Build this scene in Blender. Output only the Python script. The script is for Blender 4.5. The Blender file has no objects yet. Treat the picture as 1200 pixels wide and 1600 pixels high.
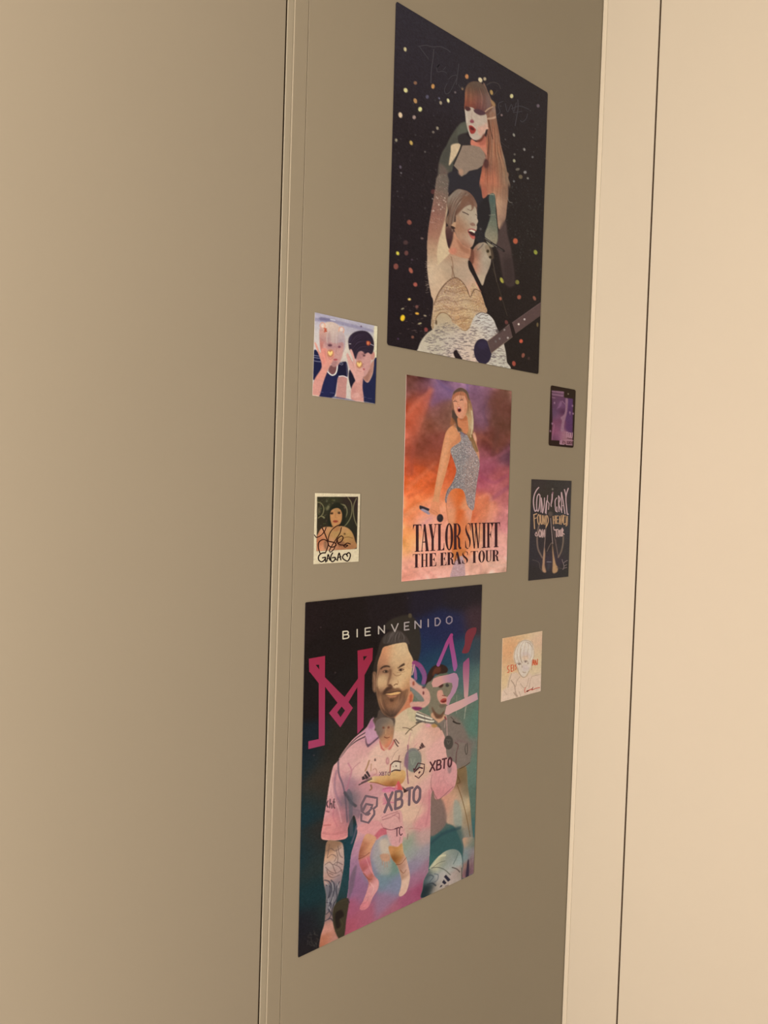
import bpy, bmesh, math, random
import numpy as np
from mathutils import Matrix, Vector

# ------------------------------------------------------------------ camera
sc = bpy.context.scene
COL = sc.collection
CZ = 1.45                      # lens height above the floor
D = 0.68167                    # lens to the plane of the cupboard end panel (y = 0)
FPX = 1110.0                   # focal length in pixels of a 1200 x 1600 frame
YAW, PIT, ROL = 0.69471867, -0.02947888, 0.03251697

def basis():
    cy, sy, cp, sp, cr, sr = (f(a) for a in (YAW, PIT, ROL) for f in (math.cos, math.sin))
    fw = np.array([sy*cp, cy*cp, sp]); ri = np.array([cy, -sy, 0.0]); up = np.cross(ri, fw)
    return cr*ri + sr*up, -sr*ri + cr*up, fw
RI, UP, FW = basis()
cam = bpy.data.objects.new('camera', bpy.data.cameras.new('camera'))
COL.objects.link(cam)
cam.data.sensor_fit = 'VERTICAL'
cam.data.sensor_height = 32.0
cam.data.lens = FPX / 1600.0 * 32.0
cam.data.clip_start = 0.02
M = Matrix.Identity(4)
for i in range(3):
    M[i][0], M[i][1], M[i][2] = RI[i], UP[i], -FW[i]
M[0][3], M[1][3], M[2][3] = 0.0, -D, CZ
cam.matrix_world = M
sc.camera = cam

# ------------------------------------------------------------------ light
w = bpy.data.worlds.new('world'); sc.world = w; w.use_nodes = True
w.node_tree.nodes['Background'].inputs[0].default_value = (1.0, 0.86, 0.66, 1)
w.node_tree.nodes['Background'].inputs[1].default_value = 0.05

def area(name, loc, target, sx, sy, power, col):
    L = bpy.data.lights.new(name, 'AREA'); L.shape = 'RECTANGLE'; L.size = sx; L.size_y = sy
    L.energy = power; L.color = col
    o = bpy.data.objects.new(name, L); COL.objects.link(o); o.location = loc
    o.rotation_euler = (Vector(target) - Vector(loc)).to_track_quat('-Z', 'Y').to_euler()
    return o
WARM = (1.0, 0.79, 0.61)
area('tall_fill_light', (-0.45, -0.40, 1.30), (0.35, 0.0, 1.30), 0.3, 2.5, 27.2, WARM)  # unseen tall panel added to brighten the left door and end panel
area('upper_fill_light', (-0.5, -0.5, 2.35), (0.2, 0.0, 1.9), 0.5, 0.4, 1.6, WARM)  # small unseen fill added up high for the tops of the fronts
area('rear_fill_light', (-0.6, -2.6, 1.4), (0.5, -0.2, 1.4), 1.0, 1.6, 9.8, WARM)  # broad fill added behind the lens, no visible source

sc.view_settings.view_transform = 'Standard'
sc.view_settings.look = 'None'
sc.view_settings.exposure = 0.0
sc.view_settings.gamma = 1.0
sc.view_settings.use_curve_mapping = False
sc.cycles.max_bounces = 6

# ------------------------------------------------------------------ materials
def srgb(c):
    c = np.asarray(c, float) / 255.0
    return np.where(c <= 0.04045, c/12.92, ((c+0.055)/1.055)**2.4)
ILL = np.array([0.95, 0.71, 0.515])       # light that falls on the panel: print colour = seen colour / light

def mat(name, col, rough=0.5, spec=0.5, bump=None):
    m = bpy.data.materials.new(name); m.use_nodes = True
    nt = m.node_tree; b = nt.nodes['Principled BSDF']
    b.inputs['Base Color'].default_value = (*col, 1)
    b.inputs['Roughness'].default_value = rough
    b.inputs['Specular IOR Level'].default_value = spec
    if bump:
        tc = nt.nodes.new('ShaderNodeTexCoord'); n = nt.nodes.new('ShaderNodeTexNoise')
        n.inputs['Scale'].default_value = bump[0]; n.inputs['Detail'].default_value = 3
        bp = nt.nodes.new('ShaderNodeBump'); bp.inputs['Strength'].default_value = bump[1]
        bp.inputs['Distance'].default_value = 0.001
        nt.links.new(tc.outputs['Object'], n.inputs['Vector'])
        nt.links.new(n.outputs['Fac'], bp.inputs['Height'])
        nt.links.new(bp.outputs['Normal'], b.inputs['Normal'])
        mx = nt.nodes.new('ShaderNodeMix'); mx.data_type = 'RGBA'
        n2 = nt.nodes.new('ShaderNodeTexNoise'); n2.inputs['Scale'].default_value = 6
        nt.links.new(tc.outputs['Object'], n2.inputs['Vector'])
        nt.links.new(n2.outputs['Fac'], mx.inputs['Factor'])
        mx.inputs['A'].default_value = (*[c*0.985 for c in col], 1)
        mx.inputs['B'].default_value = (*[min(1, c*1.015) for c in col], 1)
        nt.links.new(mx.outputs['Result'], b.inputs['Base Color'])
    return m

def vmat(name, rough, spec):
    m = mat(name, (0.5, 0.5, 0.5), rough, spec)
    nt = m.node_tree
    a = nt.nodes.new('ShaderNodeAttribute'); a.attribute_name = 'Col'
    nt.links.new(a.outputs['Color'], nt.nodes['Principled BSDF'].inputs['Base Color'])
    return m
PAINT = mat("greige_lacquer", (0.296, 0.284, 0.236), 0.45, 0.35, (350, 0.03))
DOOR = mat('door_lacquer', (0.292, 0.281, 0.238), 0.45, 0.35, (350, 0.03))
FRONT = mat('cream_lacquer', (0.655, 0.648, 0.590), 0.45, 0.35, (350, 0.03))
STRIP = mat('edge_strip', (0.345, 0.337, 0.285), 0.4, 0.4)
EDGE_LIT = mat('edge_highlight', (0.72, 0.71, 0.64), 0.4, 0.4)  # cream made paler to paint the highlight along the corner edge
WALL = mat('wall_paint', (0.62, 0.58, 0.50), 0.8, 0.2, (120, 0.05))
FLOORM = mat('floor_wood', (0.30, 0.19, 0.11), 0.5, 0.4, (30, 0.1))
DARK = mat('board_and_gap_shade', (0.05, 0.035, 0.025), 0.8, 0.1)  # backing boards, and the shade painted into the door gaps
SPECK = mat('speck', (0.14, 0.115, 0.09), 0.6, 0.2)
PRINT = vmat('printed_paper', 0.5, 0.12)
INK = vmat('printed_ink', 0.5, 0.12)

# ------------------------------------------------------------------ setting
def box(name, x0, x1, y0, y1, z0, z1, m, bevel=0.0, parent=None, seg=3):
    me = bpy.data.meshes.new(name); bm = bmesh.new()
    bmesh.ops.create_cube(bm, size=1.0)
    for v in bm.verts:
        v.co = ((x0+x1)/2 + v.co.x*(x1-x0), (y0+y1)/2 + v.co.y*(y1-y0), (z0+z1)/2 + v.co.z*(z1-z0))
    if bevel:
        r = bmesh.ops.bevel(bm, geom=list(bm.edges), offset=bevel, segments=seg, affect='EDGES', profile=0.5)
        for f in r['faces']: f.smooth = True
    bm.to_mesh(me); bm.free(); me.materials.append(m)
    o = bpy.data.objects.new(name, me); COL.objects.link(o)
    if parent: o.parent = parent
    else: o['kind'] = 'structure'
    return o

XE, XR = 0.4187, 0.9882        # free edge of the end panel, face of the right hand fronts
box('floor', -2.3, 1.6, -3.2, 0.5, -0.05, 0.0, FLOORM)
box('ceiling', -2.3, 1.6, -3.2, 0.5, 2.62, 2.67, WALL)
box('wall_left', -2.35, -2.3, -3.2, 0.5, 0, 2.62, WALL)
box('wall_front', -2.35, 1.6, -3.25, -3.2, 0, 2.62, WALL)
box('wall_back', -2.3, 1.6, 0.45, 0.5, 0, 2.62, DARK)
box('wall_right', 1.10, 1.15, -3.2, 0.44, 0, 2.62, DARK)
box('door_1', -0.50, 0.4084, 0.0018, 0.020, 0.002, 2.60, DOOR, 0.0006)
box('door_3', -1.42, -0.503, 0.0018, 0.020, 0.002, 2.60, DOOR, 0.0006)
box('door_4', -2.29, -1.423, 0.0018, 0.020, 0.002, 2.60, DOOR, 0.0006)
box('wall_panel', 0.4368, 1.02, 0.0, 0.42, 0.001, 2.61, PAINT, 0.00025)
box('trim_1', XE-0.0004, 0.4366, 0.00004, 0.42, 0.001, 2.61, PAINT, 0.0009)
box('trim_4', 0.4105, XE-0.0005, 0.0016, 0.40, 0.001, 2.61, STRIP, 0.0005)
box('trim_2', XR, XR+0.018, -0.0985, -0.0088, 0.001, 2.61, FRONT, 0.0012)
box('highlight_strip', XR-0.0004, XR+0.018, -0.0088, -0.0006, 0.001, 2.61, EDGE_LIT, 0.0012)  # corner edge strip, its highlight put into the colour
box('gap_shade_right', XR+0.0016, XR+0.018, -0.1014, -0.0985, 0.001, 2.61, DARK)  # dark strip standing in for the shade of the right gap
box('gap_shade_left', 0.4084, 0.4105, 0.0034, 0.020, 0.001, 2.61, DARK)  # left gap filled dark: its shade is put into the colour
box('door_2', XR, XR+0.018, -0.72, -0.1014, 0.002, 2.60, FRONT, 0.0006)
box('door_5', XR, XR+0.018, -1.36, -0.7228, 0.002, 2.60, FRONT, 0.001)
box('door_6', XR, XR+0.018, -2.0, -1.3628, 0.002, 2.60, FRONT, 0.001)

# ------------------------------------------------------------------ drawing board for the prints
def panel_xz(p, y=0.0):
    """a point of a photo measurement -> place on the panel (x, z)"""
    p = np.asarray(p, float).reshape(-1, 2)
    v = ((p[:, :1]-600)/FPX)*RI - ((p[:, 1:]-800)/FPX)*UP + FW
    t = (D + y)/v[:, 1:2]
    q = v*t
    return np.stack([q[:, 0], q[:, 2] + CZ], -1)

def crop(x0, y0, s):
    return lambda pts: np.asarray(pts, float).reshape(-1, 2)/s + np.array([x0, y0])

def spline(p, closed, n=6):
    p = np.asarray(p, float)
    if len(p) < 3: return p
    if closed: q = np.concatenate([p[-1:], p, p[:2]])
    else: q = np.concatenate([2*p[:1]-p[1:2], p, 2*p[-1:]-p[-2:-1]])
    t = np.linspace(0, 1, n, endpoint=False)[:, None]
    out = []
    for i in range(len(q)-3):
        a, b, c, d = q[i:i+4]
        out.append(0.5*((2*b) + (c-a)*t + (2*a-5*b+4*c-d)*t*t + (3*b-a-3*c+d)*t**3))
    out = np.concatenate(out)
    return out if closed else np.concatenate([out, p[-1:]])

def blur(a, s):
    if s <= 0.05: return a
    r = max(1, int(math.ceil(s*2.6)))
    k = np.exp(-0.5*(np.arange(-r, r+1)/s)**2); k /= k.sum()
    for ax in (0, 1):
        pad = [(0, 0), (0, 0)]; pad[ax] = (r, r)
        b = np.pad(a, pad, mode='edge'); o = np.zeros_like(a)
        for i, kk in enumerate(k):
            sl = [slice(None)]*2; sl[ax] = slice(i, i+a.shape[ax]); o += kk*b[tuple(sl)]
        a = o
    return a

class Board:
    def __init__(self, rect, npx, seed=1):
        self.cx, self.cz, self.w, self.h, self.a = rect
        self.cz += CZ
        self.W, self.H = npx
        self.img = np.full((self.H, self.W, 3), 128.0)
        self.rng = np.random.default_rng(seed)
        self.k = 1.0; self.tone = 1.0              # density of this print
    def uv(self, tp):
        q = panel_xz(tp) - np.array([self.cx, self.cz])
        c, s = math.cos(self.a), math.sin(self.a)
        x = q[:, 0]*c + q[:, 1]*s; z = -q[:, 0]*s + q[:, 1]*c
        return np.stack([(x/self.w + 0.5)*self.W, (0.5 - z/self.h)*self.H], -1)
    def view(self, x0, y0, s):
        self.cr = crop(x0, y0, s); self.s = s
        c = self.uv(self.cr([[0, 0]])); e = self.uv(self.cr([[0, s]]))
        self.k = abs(e[0, 1]-c[0, 1])          # board pixels per photo pixel
        return self
    def P(self, pts): return self.uv(self.cr(pts))
    def _box(self, p, m):
        x0 = max(0, int(p[:, 0].min()-m)); x1 = min(self.W, int(p[:, 0].max()+m)+2)
        y0 = max(0, int(p[:, 1].min()-m)); y1 = min(self.H, int(p[:, 1].max()+m)+2)
        return x0, x1, y0, y1
    def mask(self, pts, smooth=True, soft=0.0):
        p = self.P(pts)
        if smooth: p = spline(p, True)
        s = soft*self.k
        x0, x1, y0, y1 = self._box(p, 3*s+2)
        out = np.zeros((self.H, self.W))
        if x1 <= x0 or y1 <= y0: return out
        acc = np.zeros((y1-y0, x1-x0))
        for dy in (0.25, 0.75):
            yy = np.arange(y0, y1) + dy
            for dx in (0.25, 0.75):
                xx = np.arange(x0, x1) + dx
                ins = np.zeros((y1-y0, x1-x0), bool)
                a = p; b = np.roll(p, -1, 0)
                for (ax, ay), (bx, by) in zip(a, b):
                    if ay == by: continue
                    r = np.nonzero((yy >= min(ay, by)) & (yy < max(ay, by)))[0]
                    if len(r) == 0: continue
                    xc = ax + (yy[r]-ay)*(bx-ax)/(by-ay)
                    ins[r] ^= xx[None, :] < xc[:, None]
                acc += ins
        acc = blur(acc/4, s)
        out[y0:y1, x0:x1] = acc
        return out
    def comp(self, m, col, a=1.0, clip=None):
        m = m*a
        if clip is not None: m = m*clip
        ys, xs = np.nonzero(m > 0.003)
        if len(ys) == 0: return
        sl = (slice(ys.min(), ys.max()+1), slice(xs.min(), xs.max()+1))
        mm = m[sl][..., None]
        c = np.asarray(col, float)
        if c.ndim == 3: c = c[sl]
        self.img[sl] = self.img[sl]*(1-mm) + c*mm
    def fill(self, pts, col, soft=0.4, a=1.0, smooth=True, clip=None):
        m = self.mask(pts, smooth, soft); self.comp(m, col, a, clip); return m
    def dot(self, x, y, rx, ry, col, soft=0.5, a=1.0, rot=0.0, clip=None):
        t = np.linspace(0, 2*math.pi, 14, endpoint=False); c, s = math.cos(rot), math.sin(rot)
        ex, ey = rx*np.cos(t), ry*np.sin(t)
        return self.fill(np.stack([x+ex*c-ey*s, y+ex*s+ey*c], -1), col, soft, a, True, clip)
    def line(self, pts, col, wd=1.2, a=1.0, soft=0.25, smooth=True, clip=None, taper=False):
        p = self.P(pts)
        if smooth: p = spline(p, False, 5)
        r = wd*self.k/2; s = soft*self.k
        x0, x1, y0, y1 = self._box(p, r+3*s+2)
        if x1 <= x0 or y1 <= y0: return
        X, Y = np.meshgrid(np.arange(x0, x1)+.5, np.arange(y0, y1)+.5)
        best = np.full(X.shape, -1e9); n = len(p)-1
        for i in range(n):
            ax, ay = p[i]; bx, by = p[i+1]; dx, dy = bx-ax, by-ay; L = dx*dx+dy*dy+1e-9
            t = np.clip(((X-ax)*dx+(Y-ay)*dy)/L, 0, 1)
            rr = r
            if taper: rr = r*(1-0.85*abs(2*(i+t)/n-1)**1.5)
            best = np.maximum(best, rr-np.hypot(X-ax-t*dx, Y-ay-t*dy))
        m = np.clip(best/(1+s)+0.5, 0, 1)
        full = np.zeros((self.H, self.W)); full[y0:y1, x0:x1] = m
        self.comp(full, col, a, clip)
    def field(self, pts, sig):
        """smooth colour field through (x, y, colour) samples"""
        xy = self.P([(p[0], p[1]) for p in pts]); col = np.array([p[2] for p in pts], float)
        Y, X = np.mgrid[0:self.H:3, 0:self.W:3]
        num = np.zeros(X.shape+(3,)); den = np.zeros(X.shape)
        s2 = (sig*self.k)**2
        for (x, y), c in zip(xy, col):
            d2 = (X-x)**2+(Y-y)**2
            wt = np.exp(-d2/(2*s2)) + 1e-5/(1+d2/s2)
            num += wt[..., None]*c; den += wt
        f = num/den[..., None]
        f = np.repeat(np.repeat(f, 3, 0), 3, 1)[:self.H, :self.W]
        return np.stack([blur(f[..., i], 1.5) for i in range(3)], -1)
    def grain(self, amp, s=0.7):
        n = blur(self.rng.normal(0, 1, (self.H, self.W)), s); n /= n.std()
        self.img += (amp*n)[..., None]
    def specks(self, m, cols, dens, size=1.0, a=0.9):
        """fine glitter inside a mask"""
        n = self.rng.random((self.H, self.W))
        pick = self.rng.integers(0, len(cols), (self.H, self.W))
        c = np.asarray(cols, float)[pick]
        on = (n < dens).astype(float)
        cc = np.stack([blur(c[..., i]*on, size*0.5) for i in range(3)], -1)
        oo = blur(on, size*0.5)
        cc = cc/np.maximum(oo[..., None], 1e-4)
        self.comp(np.clip(oo*2.2, 0, 1)*m, np.clip(cc, 0, 255), a)
    def strands(self, p0, p1, n, cols, wd=0.8, a=0.5, jit=6, clip=None):
        """n hair strands between two polylines of equal length"""
        p0 = np.asarray(p0, float); p1 = np.asarray(p1, float)
        for i in range(n):
            t = self.rng.random()
            q = p0*(1-t)+p1*t + self.rng.normal(0, jit, p0.shape)
            self.line(q, cols[self.rng.integers(len(cols))], wd*(0.6+0.8*self.rng.random()), a, 0.3, True, clip, True)

def set_col(me, lin):
    at = me.color_attributes.new('Col', 'FLOAT_COLOR', 'POINT')
    rgba = np.ones((len(me.vertices), 4), np.float32); rgba[:, :3] = lin
    at.data.foreach_set('color', rgba.ravel())

def lin_col(c, tone=1.0):
    return np.clip(srgb(np.clip(c, 0, 255))/(ILL*tone), 0.0, 0.97)

SHEET_Y = -0.0002     # back of a sheet
TH = 0.0005
def sheet(name, b, label, cat, group=None, corner=0.0, edge=(120, 105, 90), th=TH):
    """one sheet of paper or card with its print, origin at its centre"""
    W, H = b.W, b.H
    for s_, a_ in ((0.8, 1.5), (2.2, 1.2)):          # tooth of the paper and of the print
        n_ = blur(b.rng.normal(0, 1, (H, W)), s_); b.img = b.img*(1+(a_*n_/n_.std())[..., None]/110.0)
    ys, xs = np.mgrid[0:H+1, 0:W+1]
    lx = (xs/W-0.5)*b.w; lz = (0.5-ys/H)*b.h
    # vertex colours: mean of the pixels round each vertex
    pad = np.pad(b.img, ((1, 1), (1, 1), (0, 0)), mode='edge')
    vc = (pad[:-1, :-1]+pad[1:, :-1]+pad[:-1, 1:]+pad[1:, 1:])/4
    # sharpen a little what the averaging softened
    vc = vc + 0.5*(vc-np.stack([blur(vc[..., i], 0.9) for i in range(3)], -1))
    co = np.stack([lx, np.full_like(lx, -th-0.00002), lz], -1).reshape(-1, 3)
    idx = np.arange((H+1)*(W+1)).reshape(H+1, W+1)
    quads = np.stack([idx[:-1, :-1], idx[1:, :-1], idx[1:, 1:], idx[:-1, 1:]], -1).reshape(-1, 4)
    if corner:
        fx = (lx[:-1, :-1]+lx[1:, 1:]).ravel()/2; fz = (lz[:-1, :-1]+lz[1:, 1:]).ravel()/2
        ex = np.maximum(np.abs(fx)-(b.w/2-corner), 0); ez = np.maximum(np.abs(fz)-(b.h/2-corner), 0)
        quads = quads[np.hypot(ex, ez) < corner]
    # body of the sheet
    out = []
    for cxs, czs, a0 in ((1, 1, 0), (-1, 1, 90), (-1, -1, 180), (1, -1, 270)):
        n = 7 if corner else 1
        for i in range(n):
            an = math.radians(a0 + (90*i/(n-1) if n > 1 else 0))
            out.append((cxs*(b.w/2-corner)+corner*math.cos(an)*(1 if corner else 0),
                        czs*(b.h/2-corner)+corner*math.sin(an)*(1 if corner else 0)))
    out = np.array(out); n = len(out); base = len(co)
    body = np.concatenate([np.stack([out[:, 0], np.full(n, yy), out[:, 1]], -1) for yy in (-th, 0.0)])
    co = np.concatenate([co, body])
    me = bpy.data.meshes.new(name)
    nq = len(quads)
    loops = np.concatenate([quads.ravel(), np.arange(base, base+n)[::-1], np.arange(base+n, base+2*n),
                            np.array([[base+i, base+(i+1) % n, base+n+(i+1) % n, base+n+i] for i in range(n)]).ravel()])
    starts = np.concatenate([np.arange(nq)*4, [nq*4, nq*4+n], nq*4+2*n+np.arange(n)*4])
    totals = np.concatenate([np.full(nq, 4), [n, n], np.full(n, 4)])
    me.vertices.add(len(co)); me.vertices.foreach_set('co', co.astype(np.float32).ravel())
    me.loops.add(len(loops)); me.loops.foreach_set('vertex_index', loops.astype(np.int32))
    me.polygons.add(len(starts)); me.polygons.foreach_set('loop_start', starts.astype(np.int32))
    me.polygons.foreach_set('loop_total', totals.astype(np.int32))
    me.update(calc_edges=True); me.validate()
    cols = np.concatenate([lin_col(vc.reshape(-1, 3), b.tone), np.repeat(lin_col(np.array(edge), b.tone)[None], 2*n, 0)])
    set_col(me, cols)
    me.materials.append(PRINT)
    o = bpy.data.objects.new(name, me); COL.objects.link(o)
    o.location = (b.cx, SHEET_Y, b.cz); o.rotation_euler = (0, -b.a, 0)
    o['label'] = label; o['category'] = cat
    if group: o['group'] = group
    o['th'] = th
    return o

class Ink:
    """lettering and pen marks lying on a sheet, gathered into one mesh"""
    def __init__(self, b, layer=0.00008):
        self.b = b; self.v = []; self.f = []; self.c = []; self.layer = layer
    def view(self, x0, y0, s): self.cr = crop(x0, y0, s); self.s = s; return self
    def _add(self, tp, faces, col):
        n = len(self.v); self.lift = (getattr(self, 'lift', 0) + 1) % 48; q = panel_xz(tp) - np.array([self.b.cx, self.b.cz])
        c, s = math.cos(self.b.a), math.sin(self.b.a)
        for i, (x, z) in enumerate(q):
            self.v.append((x*c+z*s, self.lift*4e-6, -x*s+z*c)); self.c.append(col[i] if isinstance(col, list) else col)
        self.f += [tuple(n+i for i in f) for f in faces]
    def poly(self, pts, col, smooth=False):
        p = self.cr(pts)
        if smooth: p = spline(p, True)
        bm = bmesh.new()
        vs = [bm.verts.new((x, y, 0)) for x, y in p]
        try: f = bm.faces.new(vs)
        except ValueError: bm.free(); return
        r = bmesh.ops.triangulate(bm, faces=[f])
        bm.verts.index_update()
        fs = [[v.index for v in t.verts] for t in bm.faces]; bm.free()
        cols = [self.colat(col, q) for q in p] if callable(col) else col
        self._add(p, fs, cols)
    def colat(self, f, q): return f(q[0], q[1])
    def stroke(self, pts, col, wd, smooth=True, widths=None):
        """round-ended pen stroke; wd in photo pixels, widths optional factors along it"""
        p = self.cr(pts)
        n0 = len(p)
        if smooth and n0 > 2:
            p = spline(p, False, 6)
            if widths is not None: widths = np.interp(np.linspace(0, n0-1, len(p)), np.arange(n0), widths)
        r = np.full(len(p), wd/2.0) if widths is None else np.asarray(widths, float)*wd/2
        t = np.gradient(p, axis=0); t /= (np.linalg.norm(t, axis=1, keepdims=True)+1e-9)
        nn = np.stack([-t[:, 1], t[:, 0]], -1)
        L = p+nn*r[:, None]; R = p-nn*r[:, None]
        a = np.concatenate([L, R[::-1]])
        n = len(p)
        faces = [(i, i+1, 2*n-2-i, 2*n-1-i) for i in range(n-1)]
        cf = (lambda arr: [self.colat(col, q) for q in arr]) if callable(col) else (lambda arr: col)
        self._add(a, faces, cf(a))
        for e in (0, -1):
            th = np.linspace(0, 2*math.pi, 10, endpoint=False)
            ring = p[e]+r[e]*np.stack([np.cos(th), np.sin(th)], -1)
            self._add(ring, [tuple(range(10))], cf(ring))
    def ring(self, x, y, rx, ry, col, wd):
        th = np.linspace(0, 2*math.pi, 25)
        self.stroke(np.stack([x+rx*np.cos(th), y+ry*np.sin(th)], -1), col, wd, False)
    def build(self, name, parent, label=None):
        th = parent['th']
        me = bpy.data.meshes.new(name)
        me.from_pydata([(x, -th-self.layer-y, z) for x, y, z in self.v], [], self.f)
        # every face looks out of the panel
        bm = bmesh.new(); bm.from_mesh(me); bm.normal_update()
        for f in bm.faces:
            if f.normal.y > 0: f.normal_flip()
        bm.to_mesh(me); bm.free(); me.update()
        set_col(me, lin_col(np.array(self.c, float), self.b.tone))
        me.materials.append(INK)
        o = bpy.data.objects.new(name, me); COL.objects.link(o); o.parent = parent
        if label: o['label'] = label
        return o

# condensed didone capitals in a unit box (x right, y down)
def didone(ch):
    sv = [(0, 0), (1, 0), (1, .035), (0, .035)]
    def foot(a, b, y=1.0): return [(a, y-.03), (b, y-.03), (b, y), (a, y)]
    def head(a, b): return [(a, 0), (b, 0), (b, .03), (a, .03)]
    def ring(x0, x1, y0, y1, i, j):
        t = np.linspace(0, 2*math.pi, 33); cx, cy = (x0+x1)/2, (y0+y1)/2
        o = np.stack([cx+(x1-x0)/2*np.cos(t), cy+(y1-y0)/2*np.sin(t)], -1)
        q = np.stack([cx+i*np.cos(t), cy+j*np.sin(t)], -1)
        return [[tuple(o[k]), tuple(o[k+1]), tuple(q[k+1]), tuple(q[k])] for k in range(32)]
    if ch == 'T': return [sv, [(.33, 0), (.67, 0), (.67, 1), (.33, 1)], [(0, 0), (.16, .03), (.06, .07), (.03, .17), (0, .17)], [(1, 0), (1, .17), (.97, .17), (.94, .07), (.84, .03)], foot(.2, .8)]
    if ch == 'I': return [[(.24, 0), (.76, 0), (.76, 1), (.24, 1)], head(0, 1), foot(0, 1)]
    if ch == 'L': return [[(.12, 0), (.48, 0), (.48, 1), (.12, 1)], head(0, .64), foot(0, 1), [(1, 1), (1, .72), (.95, .72), (.9, .9), (.7, .97), (.6, 1)]]
    if ch == 'A': return [[(.36, 0), (.60, 0), (.97, 1), (.64, 1)], [(.40, .02), (.47, .1), (.18, 1), (.10, 1)], [(.24, .64), (.7, .64), (.7, .675), (.24, .675)], foot(0, .3), foot(.54, 1.03)]
    if ch == 'Y': return [[(.05, 0), (.37, 0), (.64, .52), (.64, 1), (.36, 1), (.36, .56)], [(.82, 0), (.9, 0), (.64, .55), (.58, .53)], head(0, .46), head(.68, 1.02), foot(.2, .8)]
    if ch == 'O': return ring(0, 1, -.015, 1.015, .20, .47)
    if ch == 'R':
        t = np.linspace(-math.pi/2, math.pi/2, 17)
        o = np.stack([.45+.50*np.cos(t), .25+.25*np.sin(t)], -1); q = np.stack([.45+.22*np.cos(t), .25+.215*np.sin(t)], -1)
        return [[(.08, 0), (.42, 0), (.42, 1), (.08, 1)], head(0, .5), foot(0, .5), [(.38, .465), (.5, .465), (.5, .5), (.38, .5)]] + \
               [[tuple(o[k]), tuple(o[k+1]), tuple(q[k+1]), tuple(q[k])] for k in range(16)] + \
               [[(.42, .49), (.62, .48), (.84, .6), (.88, .9), (1.02, .94), (1.0, .985), (.78, 1.0), (.62, .9), (.60, .62)]]
    if ch == 'H': return [[(.1, 0), (.34, 0), (.34, 1), (.1, 1)], [(.66, 0), (.9, 0), (.9, 1), (.66, 1)], [(.3, .48), (.7, .48), (.7, .515), (.3, .515)], head(0, .44), head(.56, 1), foot(0, .44), foot(.56, 1)]
    if ch in 'EF':
        g = [[(.10, 0), (.48, 0), (.48, 1), (.10, 1)], head(0, .96), [(.96, 0), (.96, .26), (.91, .26), (.86, .1), (.66, .03), (.5, 0)],
             [(.44, .465), (.76, .465), (.76, .5), (.44, .5)], [(.78, .34), (.78, .62), (.74, .62), (.7, .52), (.6, .5), (.6, .465), (.7, .44), (.74, .34)]]
        if ch == 'E': return g + [foot(0, 1), [(1, 1), (1, .7), (.95, .7), (.9, .9), (.7, .97), (.55, 1)]]
        return g + [foot(0, .62)]
    if ch == 'U':
        t = np.linspace(0, math.pi, 17)
        o = np.stack([.5-.38*np.cos(t), .72+.295*np.sin(t)], -1); q = np.stack([.56-.22*np.cos(t), .72+.25*np.sin(t)], -1)
        return [[(.12, 0), (.36, 0), (.36, .73), (.12, .73)], [(.77, 0), (.88, 0), (.88, .73), (.77, .73)], head(0, .5), head(.64, 1)] + \
               [[tuple(o[k]), tuple(o[k+1]), tuple(q[k+1]), tuple(q[k])] for k in range(16)]
    if ch == 'W': return [[(.02, 0), (.2, 0), (.42, 1), (.30, 1)], [(.50, 0), (.56, 0), (.42, 1), (.36, 1)], [(.40, 0), (.58, 0), (.82, 1), (.70, 1)], [(.90, 0), (.96, 0), (.82, 1), (.75, 1)], head(-.04, .28), head(.36, .66), head(.8, 1.04)]
    if ch == 'S':
        c = spline(np.array([(.86, .24), (.78, .05), (.5, .012), (.22, .08), (.17, .24), (.36, .41), (.62, .55), (.80, .72), (.72, .92), (.46, .99), (.2, .93), (.1, .74)]), False, 4)
        wd = np.interp(np.linspace(0, 1, len(c)), [0, .1, .2, .34, .5, .64, .8, .9, 1], [.03, .05, .04, .12, .27, .2, .04, .05, .03])
        wd = np.maximum(wd, .07)
        Lp = c+np.stack([wd*.62, np.full(len(c), -.014)], -1); Rp = c-np.stack([wd*.62, np.full(len(c), -.014)], -1)
        return [[tuple(Lp[k]), tuple(Lp[k+1]), tuple(Rp[k+1]), tuple(Rp[k])] for k in range(len(c)-1)] + \
               [[(.86, .04), (.90, .04), (.90, .30), (.84, .30), (.80, .1)], [(.06, .68), (.12, .68), (.2, .92), (.1, .97), (.06, .97)]]
    return []

def set_line(ink, text, spans, top, bot, col):
    """letters across spans [(x0, x1)...]; top and bot give the two guide lines as functions of x"""
    for ch, (x0, x1) in zip(text, spans):
        for g in didone(ch):
            pts = []
            for (u, v) in g:
                x = x0+(x1-x0)*u
                pts.append((x - (v-.5)*0.0, top(x)+(bot(x)-top(x))*v))
            ink.poly(pts, col)

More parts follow.
